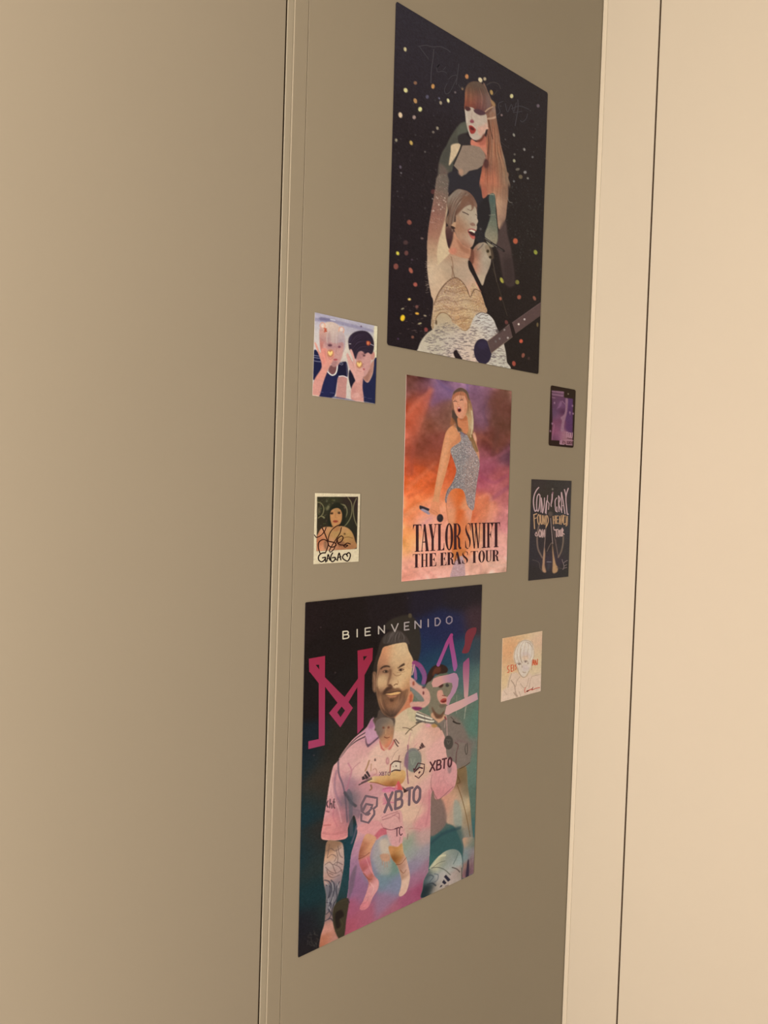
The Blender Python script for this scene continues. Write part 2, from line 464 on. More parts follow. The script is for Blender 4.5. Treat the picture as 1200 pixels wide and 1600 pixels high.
#PRINTS
# ------------------------------------------------------------------ tall concert poster
def concert_poster():
    b = Board((0.71058, 0.38946, 0.29700, 0.41490, 0.00843), (340, 760), 3)
    A = (590, 0, 4.2857); B = (590, 280, 4.2857); Cc = (680, 110, 8.571); Dd = (655, 270, 7.5); Ee = (645, 420, 5.8537)
    b.view(*A)
    b.img[:] = b.field([(130, 40, (46, 41, 48)), (160, 400, (42, 35, 41)), (500, 350, (44, 38, 44)), (800, 500, (43, 37, 42)), (1100, 700, (42, 35, 38)),
                        (120, 900, (36, 28, 32)), (1000, 900, (39, 31, 33)), (300, 1100, (36, 28, 31)), (1050, 1250, (38, 31, 32)), (200, 1500, (33, 25, 29)),
                        (1000, 1600, (38, 31, 30)), (150, 2000, (31, 22, 27)), (950, 2000, (35, 27, 26)), (200, 2300, (29, 20, 24)), (1000, 2450, (32, 24, 23))], 55)
    b.grain(2.2)
    rng = b.rng
    b.view(*A)
    for i in range(260):                                   # far sparks and rain of paper
        x, y = rng.uniform(100, 1120), rng.normal(1180, 260)
        if not 620 < y < 1900: continue
        g = rng.uniform(60, 105)
        b.dot(x, y, rng.uniform(2, 5), rng.uniform(2, 6), (g, g*.93, g*.88), 0.5, rng.uniform(.3, .75), rng.uniform(0, 3))
    for i in range(160):
        x, y = rng.uniform(870, 1110), rng.uniform(1250, 1900)
        g = rng.uniform(55, 90)
        b.dot(x, y, rng.uniform(2, 7), rng.uniform(1.5, 4), (g, g*.95, g*.85), 0.4, .5, rng.uniform(0, 3))
    conf = [(182, 332, 7, 10, (205, 185, 135)), (185, 606, 9, 11, (222, 205, 140)), (250, 557, 8, 8, (140, 98, 72)), (368, 580, 8, 11, (208, 148, 86)),
            (250, 677, 8, 12, (186, 138, 86)), (282, 733, 9, 11, (222, 210, 140)), (150, 772, 9, 13, (222, 190, 152)), (242, 787, 8, 9, (172, 142, 128)),
            (420, 690, 6, 9, (172, 152, 122)), (470, 675, 6, 10, (228, 212, 156)), (410, 660, 4, 5, (112, 106, 122)), (595, 514, 8, 11, (204, 136, 84)),
            (685, 537, 9, 12, (222, 198, 156)), (715, 530, 7, 8, (192, 168, 132)), (895, 645, 8, 10, (222, 204, 146)), (1072, 710, 7, 8, (118, 100, 105)),
            (398, 860, 6, 8, (152, 136, 112)), (370, 886, 6, 6, (120, 105, 92)), (122, 940, 6, 8, (150, 136, 110)), (222, 958, 7, 11, (192, 156, 84)),
            (330, 650, 7, 9, (86, 80, 96)), (517, 620, 5, 5, (120, 102, 100)), (150, 1120, 5, 8, (100, 86, 95)), (155, 1160, 4, 4, (122, 112, 110)),
            (315, 1018, 4, 4, (110, 100, 90)), (828, 772, 5, 5, (152, 122, 116)), (910, 905, 5, 8, (152, 142, 126)), (853, 935, 3, 3, (112, 101, 96)),
            (980, 1002, 5, 7, (150, 140, 130)), (1035, 1053, 5, 5, (120, 112, 110)), (912, 1078, 6, 8, (164, 154, 122)), (915, 1035, 5, 5, (102, 92, 82)),
            (935, 1135, 10, 6, (112, 101, 86)), (985, 1155, 7, 7, (142, 132, 126)), (955, 1185, 9, 10, (112, 96, 72)), (1003, 1195, 5, 5, (142, 132, 120)),
            (910, 1215, 5, 5, (120, 115, 110)), (760, 620, 7, 12, (178, 140, 84)), (565, 595, 5, 7, (150, 116, 84))]
    for x, y, rx, ry, c in conf: b.dot(x, y, rx*1.45, ry*1.45, c, 0.45, .95, rng.uniform(-.5, .1))
    b.view(*B)
    for x, y, rx, ry, c in [(210, 290, 11, 13, (140, 76, 62)), (132, 497, 8, 10, (214, 194, 72)), (190, 495, 10, 12, (102, 62, 56)), (185, 425, 12, 11, (76, 52, 50)),
            (120, 585, 12, 15, (130, 72, 62)), (220, 612, 9, 15, (168, 92, 72)), (250, 706, 10, 11, (168, 86, 72)), (295, 397, 8, 5, (112, 88, 82)),
            (210, 805, 8, 6, (234, 194, 104)), (262, 900, 10, 6, (224, 164, 62)), (165, 930, 11, 16, (242, 194, 42)), (260, 855, 8, 8, (120, 76, 66)),
            (165, 868, 9, 3, (190, 170, 130)), (280, 967, 10, 4, (190, 170, 122)), (232, 1058, 7, 7, (130, 82, 66)), (322, 1008, 9, 11, (142, 66, 60)),
            (315, 915, 8, 4, (160, 140, 112)), (135, 1070, 4, 4, (92, 62, 90)), (920, 415, 12, 14, (192, 96, 66)), (1055, 490, 9, 12, (152, 152, 62)),
            (830, 678, 8, 15, (218, 206, 82)), (932, 690, 10, 11, (152, 142, 62)), (945, 790, 10, 11, (160, 86, 66)), (820, 800, 7, 9, (166, 96, 72)),
            (1048, 798, 7, 12, (152, 92, 72)), (958, 1085, 9, 10, (208, 92, 66)), (910, 1235, 9, 13, (166, 76, 60)), (972, 1180, 8, 12, (140, 82, 66)),
            (860, 960, 8, 12, (112, 62, 56)), (1068, 975, 5, 11, (120, 96, 60)), (228, 540, 5, 5, (80, 62, 70)), (370, 85, 12, 12, (88, 48, 46)), (1010, 1200, 6, 8, (70, 48, 44))]:
        b.dot(x, y, rx*1.35, ry*1.35, c, 0.5, .95, rng.uniform(-.5, .3))
    for i in range(26):
        x, y = rng.uniform(140, 345), rng.uniform(830, 1080)
        b.line([(x, y), (x+rng.uniform(5, 14), y+rng.uniform(-4, 4))], (120, 95, 85), 1.0, .5)

    # ---- upper singer: raised sleeve, arms, hair, dress
    b.view(*Cc)
    b.fill([(390, 690), (330, 715), (260, 800), (190, 910), (150, 1000), (90, 1100), (50, 1220), (30, 1400), (10, 1600), (190, 1600), (205, 1450), (240, 1330),
            (250, 1240), (330, 1010), (310, 960), (345, 860), (420, 830), (440, 780), (410, 700)], (80, 76, 66), .6)
    b.fill([(400, 700), (330, 740), (290, 830), (300, 930), (345, 860), (420, 830), (435, 770)], (92, 92, 78), 1.2, .7)
    b.fill([(60, 1250), (40, 1420), (20, 1600), (180, 1600), (200, 1430), (150, 1330)], (112, 90, 80), 2, .8)
    b.fill([(300, 880), (190, 960), (110, 1120), (70, 1250), (150, 1200), (260, 980)], (68, 64, 58), 1.5, .5)
    b.view(*B)
    arm = [(402, -20), (385, 60), (370, 150), (350, 260), (338, 340), (330, 430), (330, 520), (330, 600), (340, 680), (352, 740), (372, 800), (480, 800), (510, 660), (495, 540), (470, 440), (455, 340), (460, 200), (470, 110), (476, -20)]
    ma = b.fill(arm, (142, 112, 94), .5)
    b.comp(ma, b.field([(400, 20, (118, 100, 88)), (450, 30, (104, 92, 80)), (390, 160, (150, 104, 90)), (430, 150, (120, 95, 78)), (375, 260, (140, 88, 76)), (370, 350, (150, 92, 76)),
                        (410, 330, (170, 132, 104)), (350, 470, (176, 140, 112)), (385, 480, (165, 118, 90)), (420, 500, (208, 176, 138)), (345, 580, (205, 178, 146)), (400, 620, (215, 178, 142)), (460, 620, (205, 178, 145)),
                        (370, 720, (205, 170, 136)), (450, 720, (212, 178, 142))], 14))
    b.fill([(463, 165), (450, 260), (425, 350), (405, 420), (395, 520), (420, 640), (480, 640), (498, 560), (478, 460), (455, 370), (452, 280), (466, 215)], (210, 180, 142), .7, .95)
    b.specks(b.mask([(402, -20), (370, 150), (345, 300), (400, 330), (455, 230), (476, -20)]), [(190, 140, 135), (210, 180, 160), (120, 70, 70), (90, 70, 60)], .06, .9, .6)
    for i in range(12): b.dot(rng.uniform(365, 460), rng.uniform(120, 260), 4, 5, (215, 190, 170), .4, .7)
    for i in range(22):
        y = rng.uniform(540, 760); b.line([(335+rng.uniform(0, 14), y), (322+rng.uniform(-8, 6), y+rng.uniform(-8, 10))], (165, 140, 118), .7, .6)
    b.view(*Cc)
    b.fill([(215, 1000), (330, 988), (310, 1090), (240, 1200), (185, 1275), (178, 1250), (200, 1100)], (208, 178, 142), .5)
    b.fill([(300, 880), (390, 850), (440, 895), (490, 960), (465, 1002), (325, 990)], (50, 43, 44), .6)
    # dress
    b.fill([(235, 1280), (300, 1335), (340, 1425), (450, 1350), (620, 1300), (650, 1600), (185, 1600), (205, 1450)], (43, 38, 43), .5, smooth=False)
    b.view(*Dd)
    b.fill([(362, -10), (742, -10), (740, 270), (770, 300), (820, 260), (830, 480), (770, 740), (690, 690), (640, 300), (440, 200), (340, 240), (345, 100)], (45, 41, 46), .8)
    b.fill([(690, 400), (800, 300), (825, 480), (770, 700), (690, 690)], (36, 32, 34), 1.2, .8)
    b.view(*Cc)
    b.fill([(480, 925), (560, 960), (660, 880), (695, 1000), (690, 1140), (610, 1060), (480, 1012)], (206, 122, 98), .6)
    b.fill([(560, 960), (660, 880), (680, 960), (620, 1010)], (150, 78, 62), 1.2, .5)
    chest = [(345, 1008), (490, 1004), (600, 1030), (655, 1105), (672, 1180), (640, 1270), (560, 1325), (450, 1348), (410, 1390), (342, 1425), (305, 1345), (245, 1280), (258, 1220), (300, 1120)]
    b.fill(chest, (146, 122, 104), .4, smooth=False)
    b.fill([(590, 1030), (700, 1060), (700, 1180), (672, 1200), (655, 1105)], (196, 128, 102), .9, .8)
    b.dot(338, 1365, 34, 45, (186, 140, 112), 1.0, .8)
    b.line([(350, 1000), (320, 1080), (242, 1255)], (44, 38, 39), 2.0)
    b.view(*Dd)
    # arm of the upper singer that comes down behind
    b.fill([(742, -10), (735, 270), (765, 292), (805, 255), (872, 262), (900, 400), (930, 660), (1000, 560), (1022, 400), (1038, 250), (1030, 100), (1020, -10)], (160, 112, 86), .5)
    mb = b.mask([(742, -10), (735, 270), (765, 292), (805, 255), (872, 262), (900, 400), (930, 660), (1000, 560), (1022, 400), (1038, 250), (1030, 100), (1020, -10)], True, .5)
    b.comp(mb, b.field([(770, 50, (165, 92, 70)), (755, 220, (170, 95, 75)), (820, 100, (130, 78, 58)), (870, 60, (220, 125, 92)), (890, 180, (206, 140, 104)), (950, 50, (150, 115, 92)), (1000, 60, (125, 95, 78)), (1000, 200, (120, 92, 76)),
                        (950, 250, (150, 112, 90)), (900, 330, (206, 160, 126)), (930, 450, (200, 152, 120)), (985, 430, (140, 106, 88)), (930, 600, (190, 146, 116)), (1000, 560, (120, 92, 80))], 8))
    b.strands([(770, 0), (790, 120), (790, 250)], [(1010, 0), (1025, 150), (1015, 400)], 18, [(110, 70, 52), (190, 130, 95), (140, 104, 84)], .9, .4, 8, mb)
    b.view(*Cc)
    # long hair
    hair = [(640, 180), (700, 290), (745, 390), (795, 480), (812, 640), (850, 850), (872, 1000), (925, 1200), (960, 1400), (985, 1620), (615, 1620), (618, 1350), (640, 1260), (690, 1190), (682, 1000), (680, 900), (700, 780), (670, 600)]
    mh = b.mask(hair, True, .5)*b.mask([(500, 100), (1100, 100), (1100, 1530), (500, 1530)], False, 4.5)
    b.comp(mh, (150, 104, 80))
    b.comp(mh, b.field([(700, 400, (125, 95, 82)), (760, 520, (160, 125, 105)), (700, 620, (110, 70, 55)), (790, 650, (165, 140, 118)), (740, 700, (130, 75, 55)), (690, 850, (135, 75, 62)), (760, 850, (160, 95, 70)),
                        (825, 900, (155, 130, 108)), (720, 1000, (175, 105, 72)), (800, 1050, (165, 100, 72)), (860, 1150, (150, 126, 102)), (700, 1150, (130, 72, 58)), (760, 1180, (200, 132, 96)), (820, 1250, (150, 92, 70)),
                        (660, 1240, (80, 44, 44)), (900, 1300, (140, 118, 92)), (650, 1400, (190, 108, 80)), (740, 1400, (160, 88, 64)), (800, 1450, (225, 128, 96)), (880, 1450, (140, 112, 90)), (930, 1500, (130, 112, 92)), (650, 1550, (195, 110, 84)), (770, 1580, (226, 130, 98))], 9))
    b.strands([(690, 560), (700, 800), (690, 1050), (650, 1300), (640, 1560)], [(800, 560), (840, 850), (875, 1100), (930, 1300), (965, 1580)], 46, [(95, 55, 42), (185, 128, 92), (150, 120, 98), (120, 68, 50), (210, 140, 105)], .9, .45, 8, mh)
    b.line([(700, 640), (730, 780), (765, 920)], (88, 50, 38), 1.6, .8)
    b.line([(690, 830), (712, 960), (700, 1120)], (90, 52, 44), 1.6, .7)
    b.dot(676, 1250, 34, 62, (84, 48, 46), 1.0, .9)
    b.line([(860, 950), (920, 1000), (985, 1045)], (75, 62, 60), .9, .8)
    b.line([(870, 1050), (920, 1180), (935, 1290)], (110, 100, 90), 1.0, .6)
    b.line([(680, 200), (760, 162), (840, 185), (872, 250)], (88, 74, 68), 1.0, .8)
    b.line([(700, 290), (745, 335), (780, 330), (830, 270)], (78, 66, 60), 1.0, .6)
    # crown, fringe and face
    b.fill([(395, 300), (410, 225), (455, 172), (520, 152), (600, 168), (660, 225), (705, 330), (745, 420), (765, 500), (690, 590), (560, 590), (400, 560), (392, 400)], (122, 82, 66), .5)
    mcr = b.mask([(395, 300), (410, 225), (455, 172), (520, 152), (600, 168), (660, 225), (705, 330), (745, 420), (700, 560), (560, 580), (400, 540), (392, 400)], True, .5)
    b.comp(mcr, b.field([(430, 230, (105, 82, 66)), (520, 175, (100, 80, 68)), (520, 260, (80, 60, 48)), (610, 230, (98, 76, 64)), (420, 330, (165, 104, 74)), (500, 330, (120, 78, 60)), (460, 420, (140, 76, 56)), (550, 350, (155, 95, 80)),
                         (580, 420, (135, 76, 70)), (640, 360, (122, 92, 84)), (690, 430, (125, 100, 92)), (640, 470, (112, 76, 74)), (480, 480, (125, 64, 52)), (570, 530, (85, 50, 54)), (720, 500, (120, 92, 84))], 7))
    b.strands([(420, 230), (410, 330), (405, 480)], [(640, 240), (690, 380), (680, 540)], 26, [(95, 62, 50), (160, 105, 82), (80, 50, 44)], .7, .4, 5, mcr)
    face = [(396, 520), (398, 600), (405, 680), (420, 760), (440, 830), (460, 885), (500, 925), (560, 940), (620, 910), (655, 860), (675, 800), (700, 770), (690, 660), (675, 590), (620, 590), (560, 560), (520, 520), (470, 495)]
    mf = b.fill(face, (194, 170, 150), .4)
    b.fill([(560, 770), (640, 740), (690, 700), (695, 770), (650, 850), (590, 880)], (215, 160, 138), 1.5, .8, clip=mf)
    b.fill([(396, 520), (425, 530), (425, 700), (405, 690)], (205, 190, 168), .8, .6, clip=mf)
    b.fill([(540, 945), (600, 960), (650, 900), (668, 850), (640, 860), (600, 915)], (105, 55, 44), .7, .9)
    b.fill([(395, 490), (440, 490), (470, 520), (450, 545), (410, 540)], (78, 46, 46), .5)
    b.fill([(510, 530), (570, 520), (650, 560), (665, 590), (600, 605), (530, 570)], (82, 54, 60), .6)
    b.fill([(460, 680), (490, 655), (515, 690), (500, 708), (470, 705)], (140, 74, 80), .4)
    b.line([(490, 560), (482, 620), (490, 670)], (172, 140, 126), 1.0, .7)
    b.fill([(446, 745), (490, 742), (535, 790), (540, 805), (515, 845), (475, 850), (455, 805)], (158, 56, 50), .4)
    b.fill([(462, 765), (495, 765), (520, 800), (490, 805), (470, 790)], (92, 34, 34), .4)
    b.fill([(432, 730), (480, 725), (540, 760), (530, 775), (480, 742)], (214, 180, 160), .4, .7)
    b.fill([(690, 640), (760, 630), (805, 615), (795, 645), (700, 662)], (205, 165, 135), .4, .8)
    b.line([(665, 555), (705, 520), (765, 490)], (205, 165, 128), 1.4, .9)
    b.dot(690, 776, 18, 14, (226, 172, 145), .5)
    b.fill([(735, 390), (790, 430), (805, 480), (770, 480), (745, 440)], (170, 128, 84), .7, .8)

    # ---- lower singer with guitar
    b.view(*Dd)
    b.fill([(925, 680), (1005, 560), (1030, 720), (1065, 860), (1085, 980), (1115, 1300), (1000, 1300), (930, 960), (895, 860)], (86, 66, 62), 1.2, .85)
    b.fill([(990, 1000), (1095, 1000), (1120, 1330), (985, 1330)], (44, 33, 33), 6, .6)
    sl = [(815, 280), (880, 260), (892, 480), (915, 700), (900, 830), (830, 870), (765, 745), (800, 620), (835, 480)]
    ms = b.fill(sl, (96, 102, 90), .6)
    b.comp(ms, b.field([(850, 300, (78, 92, 84)), (850, 420, (88, 96, 84)), (860, 560, (110, 112, 94)), (850, 680, (124, 118, 98)), (800, 740, (150, 138, 116)), (880, 800, (150, 132, 104))], 8))
    b.specks(ms, [(150, 145, 125), (70, 74, 66), (190, 175, 145)], .08, .8, .4)
    b.line([(815, 500), (880, 490)], (150, 140, 118), .9, .8); b.line([(805, 252), (870, 258)], (190, 170, 140), .9, .9)
    b.line([(1030, 290), (1050, 340), (1085, 352)], (150, 136, 120), 1.0, .8)
    # torso
    b.view(*B)
    tor = [(480, 500), (500, 455), (600, 455), (615, 560), (660, 650), (695, 740), (720, 830), (728, 900), (640, 960), (560, 1000), (380, 990), (358, 960), (372, 830), (350, 740), (345, 640), (420, 560)]
    mt = b.fill(tor, (194, 162, 132), .5)
    b.comp(mt, b.field([(360, 650, (205, 176, 146)), (420, 650, (212, 174, 138)), (470, 600, (196, 172, 142)), (500, 520, (176, 128, 98)), (560, 540, (188, 160, 134)), (540, 610, (180, 154, 130)), (495, 640, (160, 125, 98)),
                        (600, 620, (196, 162, 134)), (640, 720, (216, 168, 136)), (560, 640, (176, 150, 128)), (690, 800, (212, 168, 136)), (380, 760, (200, 164, 132))], 12))
    b.line([(490, 520), (502, 580), (495, 660)], (140, 104, 80), 1.6, .7)
    shl = [(640, 470), (690, 425), (735, 440), (755, 500), (752, 570), (720, 650), (697, 712), (660, 640), (620, 570)]
    mshl = b.fill(shl, (178, 156, 132), .6)
    b.comp(mshl, b.field([(650, 480, (150, 95, 75)), (690, 470, (165, 145, 122)), (720, 520, (188, 168, 144)), (690, 590, (180, 156, 134)), (640, 570, (188, 120, 92)), (700, 680, (190, 164, 136)), (745, 560, (160, 138, 116))], 7))
    b.fill([(603, 470), (640, 480), (640, 560), (612, 560)], (110, 64, 50), .8, .9)
    b.fill([(604, 548), (625, 560), (660, 640), (698, 720), (722, 800), (745, 905), (722, 905), (690, 770), (648, 670), (610, 600)], (31, 23, 25), .5)
    b.line([(655, 690), (690, 755)], (205, 120, 92), 1.0, .8)
    # hair behind and neck
    b.view(*Dd)
    b.fill([(330, 300), (355, 270), (440, 198), (520, 205), (580, 232), (640, 300), (672, 400), (660, 450), (560, 400), (430, 480), (410, 600), (400, 700), (380, 790), (348, 890), (312, 770), (305, 650), (335, 620), (305, 560), (345, 470), (325, 380)], (118, 86, 70), .5)
    mhr = b.mask([(330, 300), (355, 270), (440, 198), (520, 205), (580, 232), (640, 300), (672, 400), (560, 420), (430, 500), (400, 700), (348, 890), (305, 700), (335, 620), (305, 560), (345, 470), (325, 380)], True, .5)
    b.comp(mhr, b.field([(400, 260, (142, 130, 114)), (480, 230, (140, 124, 108)), (360, 330, (135, 118, 102)), (430, 330, (140, 118, 102)), (390, 420, (112, 82, 66)), (470, 350, (120, 82, 66)), (540, 280, (118, 78, 62)), (600, 300, (110, 76, 62)),
                         (430, 440, (95, 62, 50)), (340, 560, (160, 132, 104)), (380, 560, (75, 48, 42)), (340, 700, (72, 44, 44)), (350, 840, (58, 36, 38)), (320, 660, (90, 58, 52)), (640, 380, (150, 115, 95))], 7))
    b.strands([(440, 210), (370, 330), (340, 480), (330, 600)], [(600, 250), (500, 330), (420, 450), (385, 700)], 30, [(165, 146, 126), (95, 64, 50), (130, 95, 78), (70, 46, 40)], .8, .45, 8, mhr)
    b.fill([(405, 690), (450, 760), (520, 850), (590, 880), (600, 910), (580, 1000), (470, 990), (345, 930), (352, 890), (385, 790)], (190, 134, 104), .6)
    b.fill([(440, 780), (520, 860), (585, 900), (570, 950), (480, 900)], (150, 96, 72), 1.6, .6)
    b.fill([(345, 900), (420, 880), (430, 940), (370, 960)], (205, 120, 95), 1.2, .6)
    face2 = [(425, 560), (430, 500), (480, 445), (540, 400), (600, 380), (655, 410), (672, 480), (672, 530), (685, 570), (668, 610), (672, 650), (650, 720), (640, 800), (615, 862), (570, 885), (520, 850), (460, 780), (420, 700), (405, 640)]
    mf2 = b.fill(face2, (176, 150, 126), .45)
    b.comp(mf2, b.field([(440, 560, (168, 124, 96)), (500, 480, (172, 146, 122)), (580, 430, (178, 156, 132)), (620, 530, (186, 164, 140)), (540, 600, (172, 140, 114)), (470, 640, (160, 108, 80)), (500, 720, (178, 134, 106)),
                         (540, 790, (182, 152, 128)), (600, 830, (196, 166, 140)), (520, 830, (150, 88, 62)), (560, 875, (160, 92, 68)), (660, 600, (190, 166, 142)), (640, 760, (186, 160, 136))], 7), .95)
    b.fill([(405, 580), (425, 590), (420, 640), (400, 640), (370, 620), (385, 600)], (190, 146, 112), .5)
    b.fill([(370, 625), (412, 640), (415, 655), (380, 660)], (52, 34, 32), .5)
    b.fill([(520, 270), (600, 300), (640, 380), (615, 440), (600, 360), (560, 340), (500, 430), (430, 500), (470, 400), (490, 320)], (122, 84, 66), .6, .85)
    b.line([(505, 462), (540, 475), (572, 492)], (62, 42, 40), 1.4); b.line([(565, 430), (600, 445), (612, 432)], (100, 72, 58), 1.1, .8)
    b.line([(655, 490), (672, 500)], (80, 58, 50), 1.0, .8)
    b.fill([(590, 600), (625, 585), (655, 610), (640, 626), (605, 620)], (140, 98, 82), .6, .8)
    b.fill([(563, 680), (600, 655), (655, 670), (665, 690), (655, 760), (625, 775), (590, 740)], (160, 84, 76), .4)
    b.fill([(572, 690), (610, 672), (655, 690), (648, 738), (615, 735), (588, 712)], (62, 30, 32), .4)
    b.fill([(575, 682), (610, 668), (660, 690), (655, 712), (610, 692)], (226, 208, 190), .3)
    b.fill([(590, 742), (620, 748), (648, 745), (635, 778), (612, 770)], (190, 98, 84), .4)
    # microphone and stand
    b.line([(840, 960), (870, 1100), (905, 1280)], (78, 64, 54), 1.4, .9)
    b.fill([(770, 850), (840, 870), (870, 1000), (820, 1000), (780, 930)], (120, 96, 70), .8, .5)
    b.dot(800, 920, 16, 20, (58, 44, 32), .5); b.dot(830, 990, 18, 18, (52, 42, 34), .5)
    b.line([(680, 905), (720, 870), (745, 835)], (105, 92, 84), 1.4, .8)
    b.line([(730, 745), (850, 830), (985, 915)], (40, 34, 35), 4.4)
    b.line([(720, 745), (790, 785), (830, 815)], (165, 150, 132), .9, .9); b.line([(850, 835), (905, 870)], (176, 158, 140), .9, .9); b.line([(920, 880), (970, 912)], (120, 104, 92), .9, .8)
    b.fill([(648, 700), (672, 680), (728, 684), (762, 750), (756, 800), (712, 822), (670, 800), (650, 750)], (40, 36, 39), .4)
    b.specks(b.mask([(660, 700), (720, 695), (745, 750), (700, 800), (660, 760)]), [(70, 64, 66), (25, 22, 24)], .2, .8, .6)
    b.dot(715, 660, 14, 14, (110, 98, 92), .7, .7)
    # bodice
    b.view(*Ee)
    bod = [(372, 78), (300, 130), (235, 215), (190, 315), (188, 400), (175, 480), (185, 560), (340, 560), (420, 530), (470, 575), (525, 520), (560, 445), (670, 400), (655, 330), (610, 205), (540, 130), (520, 250), (490, 180), (440, 110)]
    mbo = b.fill(bod, (208, 174, 136), .5)
    b.comp(mbo, b.field([(380, 100, (160, 126, 104)), (310, 160, (170, 140, 122)), (250, 230, (176, 150, 130)), (220, 290, (190, 160, 132)), (370, 185, (176, 140, 116)), (450, 180, (186, 140, 100)), (330, 220, (206, 176, 150)), (420, 250, (214, 184, 152)),
                         (300, 300, (196, 160, 140)), (400, 310, (205, 170, 140)), (480, 300, (210, 188, 156)), (250, 360, (212, 180, 146)), (350, 370, (208, 168, 130)), (440, 400, (212, 168, 124)), (500, 400, (226, 200, 158)), (210, 420, (206, 178, 138)),
                         (470, 480, (182, 130, 84)), (420, 500, (205, 166, 128)), (520, 480, (222, 196, 152)), (540, 380, (215, 190, 150)), (600, 260, (198, 152, 112)), (560, 330, (196, 150, 110)), (620, 350, (205, 164, 124)), (560, 200, (215, 184, 152)), (600, 390, (216, 188, 156)), (280, 450, (196, 170, 138)), (190, 530, (180, 155, 125))], 8))
    b.specks(mbo, [(235, 212, 176), (160, 118, 80), (180, 150, 140), (225, 190, 140)], .10, 1.1, .5)
    for pts in ([(330, 190), (370, 150), (430, 170), (470, 230)], [(230, 300), (300, 350), (360, 370)], [(220, 440), (250, 400), (300, 405), (345, 440)], [(560, 350), (600, 320), (650, 320)], [(380, 300), (420, 350), (500, 380)], [(430, 520), (470, 470), (520, 440)]):
        b.line(pts, (150, 108, 74), 1.2, .6)
    b.comp(mbo, (150, 104, 66), .28)
    b.line([(190, 330), (235, 218), (300, 132), (378, 82), (440, 112), (490, 182), (522, 258), (560, 190), (610, 205)], (104, 74, 56), 1.5, .85)
    b.line([(378, 84), (368, 40), (352, -20)], (126, 94, 72), 1.6, .8)
    for i in range(9):
        y = 150+i*42
        b.line([(200-i*2+max(0, 150-i*60), y+30), (300, y+8), (385, y+26), (470, y+6), (560+i*8, y+28)], (112, 80, 58) if i % 2 else (226, 198, 150), 1.1, .55, clip=mbo)
    b.specks(mbo, [(238, 216, 176), (120, 84, 60), (170, 130, 120), (214, 170, 110)], .14, .9, .6)
    # guitar
    gui = [(30, 800), (45, 735), (75, 660), (130, 592), (190, 545), (200, 480), (230, 430), (265, 405), (310, 415), (345, 450), (350, 485), (400, 520), (435, 548), (480, 568), (520, 530), (555, 450), (590, 408), (640, 400), (695, 425), (735, 470), (760, 530), (790, 590), (820, 660), (845, 760), (855, 850), (862, 930), (400, 960)]
    mg = b.fill(gui, (204, 186, 168), .5)
    b.comp(mg, b.field([(80, 700, (198, 180, 156)), (160, 590, (190, 172, 144)), (230, 470, (182, 158, 124)), (300, 440, (190, 160, 124)), (300, 600, (192, 176, 160)), (450, 700, (212, 186, 166)), (640, 440, (206, 194, 180)), (700, 560, (205, 190, 176)), (550, 600, (212, 188, 164)), (780, 700, (200, 184, 164)), (800, 850, (200, 186, 166)), (500, 800, (216, 184, 160))], 14))
    ms2 = mg * b.mask([(100, 650), (260, 510), (340, 490), (480, 590), (540, 510), (600, 415), (700, 430), (790, 590), (850, 800), (860, 930), (400, 950), (90, 740)], True, 1.2)
    for i in range(900):
        x, y = rng.uniform(80, 860), rng.uniform(405, 910)
        l = rng.uniform(12, 34); j = rng.uniform(-4, 4); g = rng.uniform(70, 130)
        if y < 490+0.0*x and x < 520: continue
        b.line([(x, y), (x+l*.5, y+j), (x+l, y+j*.4+rng.uniform(-5, 5))], (g, g*.86, g*.88), .62, .8, .2, True, ms2)
    b.line([(205, 500), (215, 440), (260, 402), (310, 415), (350, 455)], (130, 96, 66), 1.3, .8)
    b.line([(575, 425), (620, 400), (680, 412)], (92, 70, 62), 1.2, .8)
    b.line([(420, 545), (475, 568), (520, 535)], (140, 100, 62), 1.0, .8)
    b.dot(212, 492, 7, 22, (84, 62, 42), .6)
    b.line([(178, 410), (172, 470), (182, 540)], (120, 96, 66), 1.0, .6)
    b.dot(636, 757, 80, 117, (43, 34, 52), .4, 1, -.12)
    b.dot(640, 700, 50, 40, (52, 42, 66), 1.2, .6)
    for i in range(7): b.line([(575+i*20, 800-i*18), (620+i*16, 830-i*20)], (34, 26, 40), .8, .5)
    b.fill([(368, 765), (395, 742), (415, 775), (448, 828), (392, 822)], (34, 22, 26), .4)
    b.fill([(678, 662), (880, 508), (908, 620), (716, 772)], (92, 70, 66), .35, smooth=False)
    b.fill([(905, 497), (1180, 300), (1180, 412), (935, 592)], (94, 70, 66), .35, smooth=False)
    b.line([(678, 662), (880, 508)], (150, 124, 108), .9, .8, smooth=False); b.line([(905, 495), (1180, 300)], (128, 102, 98), .9, .8, smooth=False)
    b.line([(716, 772), (908, 622)], (150, 126, 104), .9, .8, smooth=False); b.line([(935, 592), (1180, 415)], (110, 86, 78), .9, .8, smooth=False)
    b.line([(680, 665), (714, 770)], (120, 98, 80), 1.0, .8, smooth=False)
    for i in range(11):
        t = i/11; b.line([(1010+t*160, 425-t*110), (1035+t*140, 515-t*100)], (70, 52, 50), .7, .6, smooth=False)
    for x, y, c in ((965, 507, 235), (1018, 463, 200), (790, 640, 130), (833, 557, 150), (866, 632, 180), (755, 665, 110)): b.dot(x, y, 9, 10, (c, c*.9, c*.85), .4)
    b.fill([(868, 470), (895, 480), (935, 600), (915, 620), (885, 520)], (34, 24, 24), .6)
    b.line([(730, 0), (800, 230), (860, 430)], (72, 58, 46), 1.2, .8)
    b.fill([(760, 560), (870, 500), (790, 590)], (40, 28, 28), .8, .6)
    b.tone = .97; o = sheet('concert_poster', b, 'tall dark poster of two overlapping singers with a guitar, topmost on the panel', 'poster', 'star posters on the cupboard panel', .0035, (30, 24, 28))
    k = Ink(b).view(640, 40, 5.714); c = (66, 59, 62)
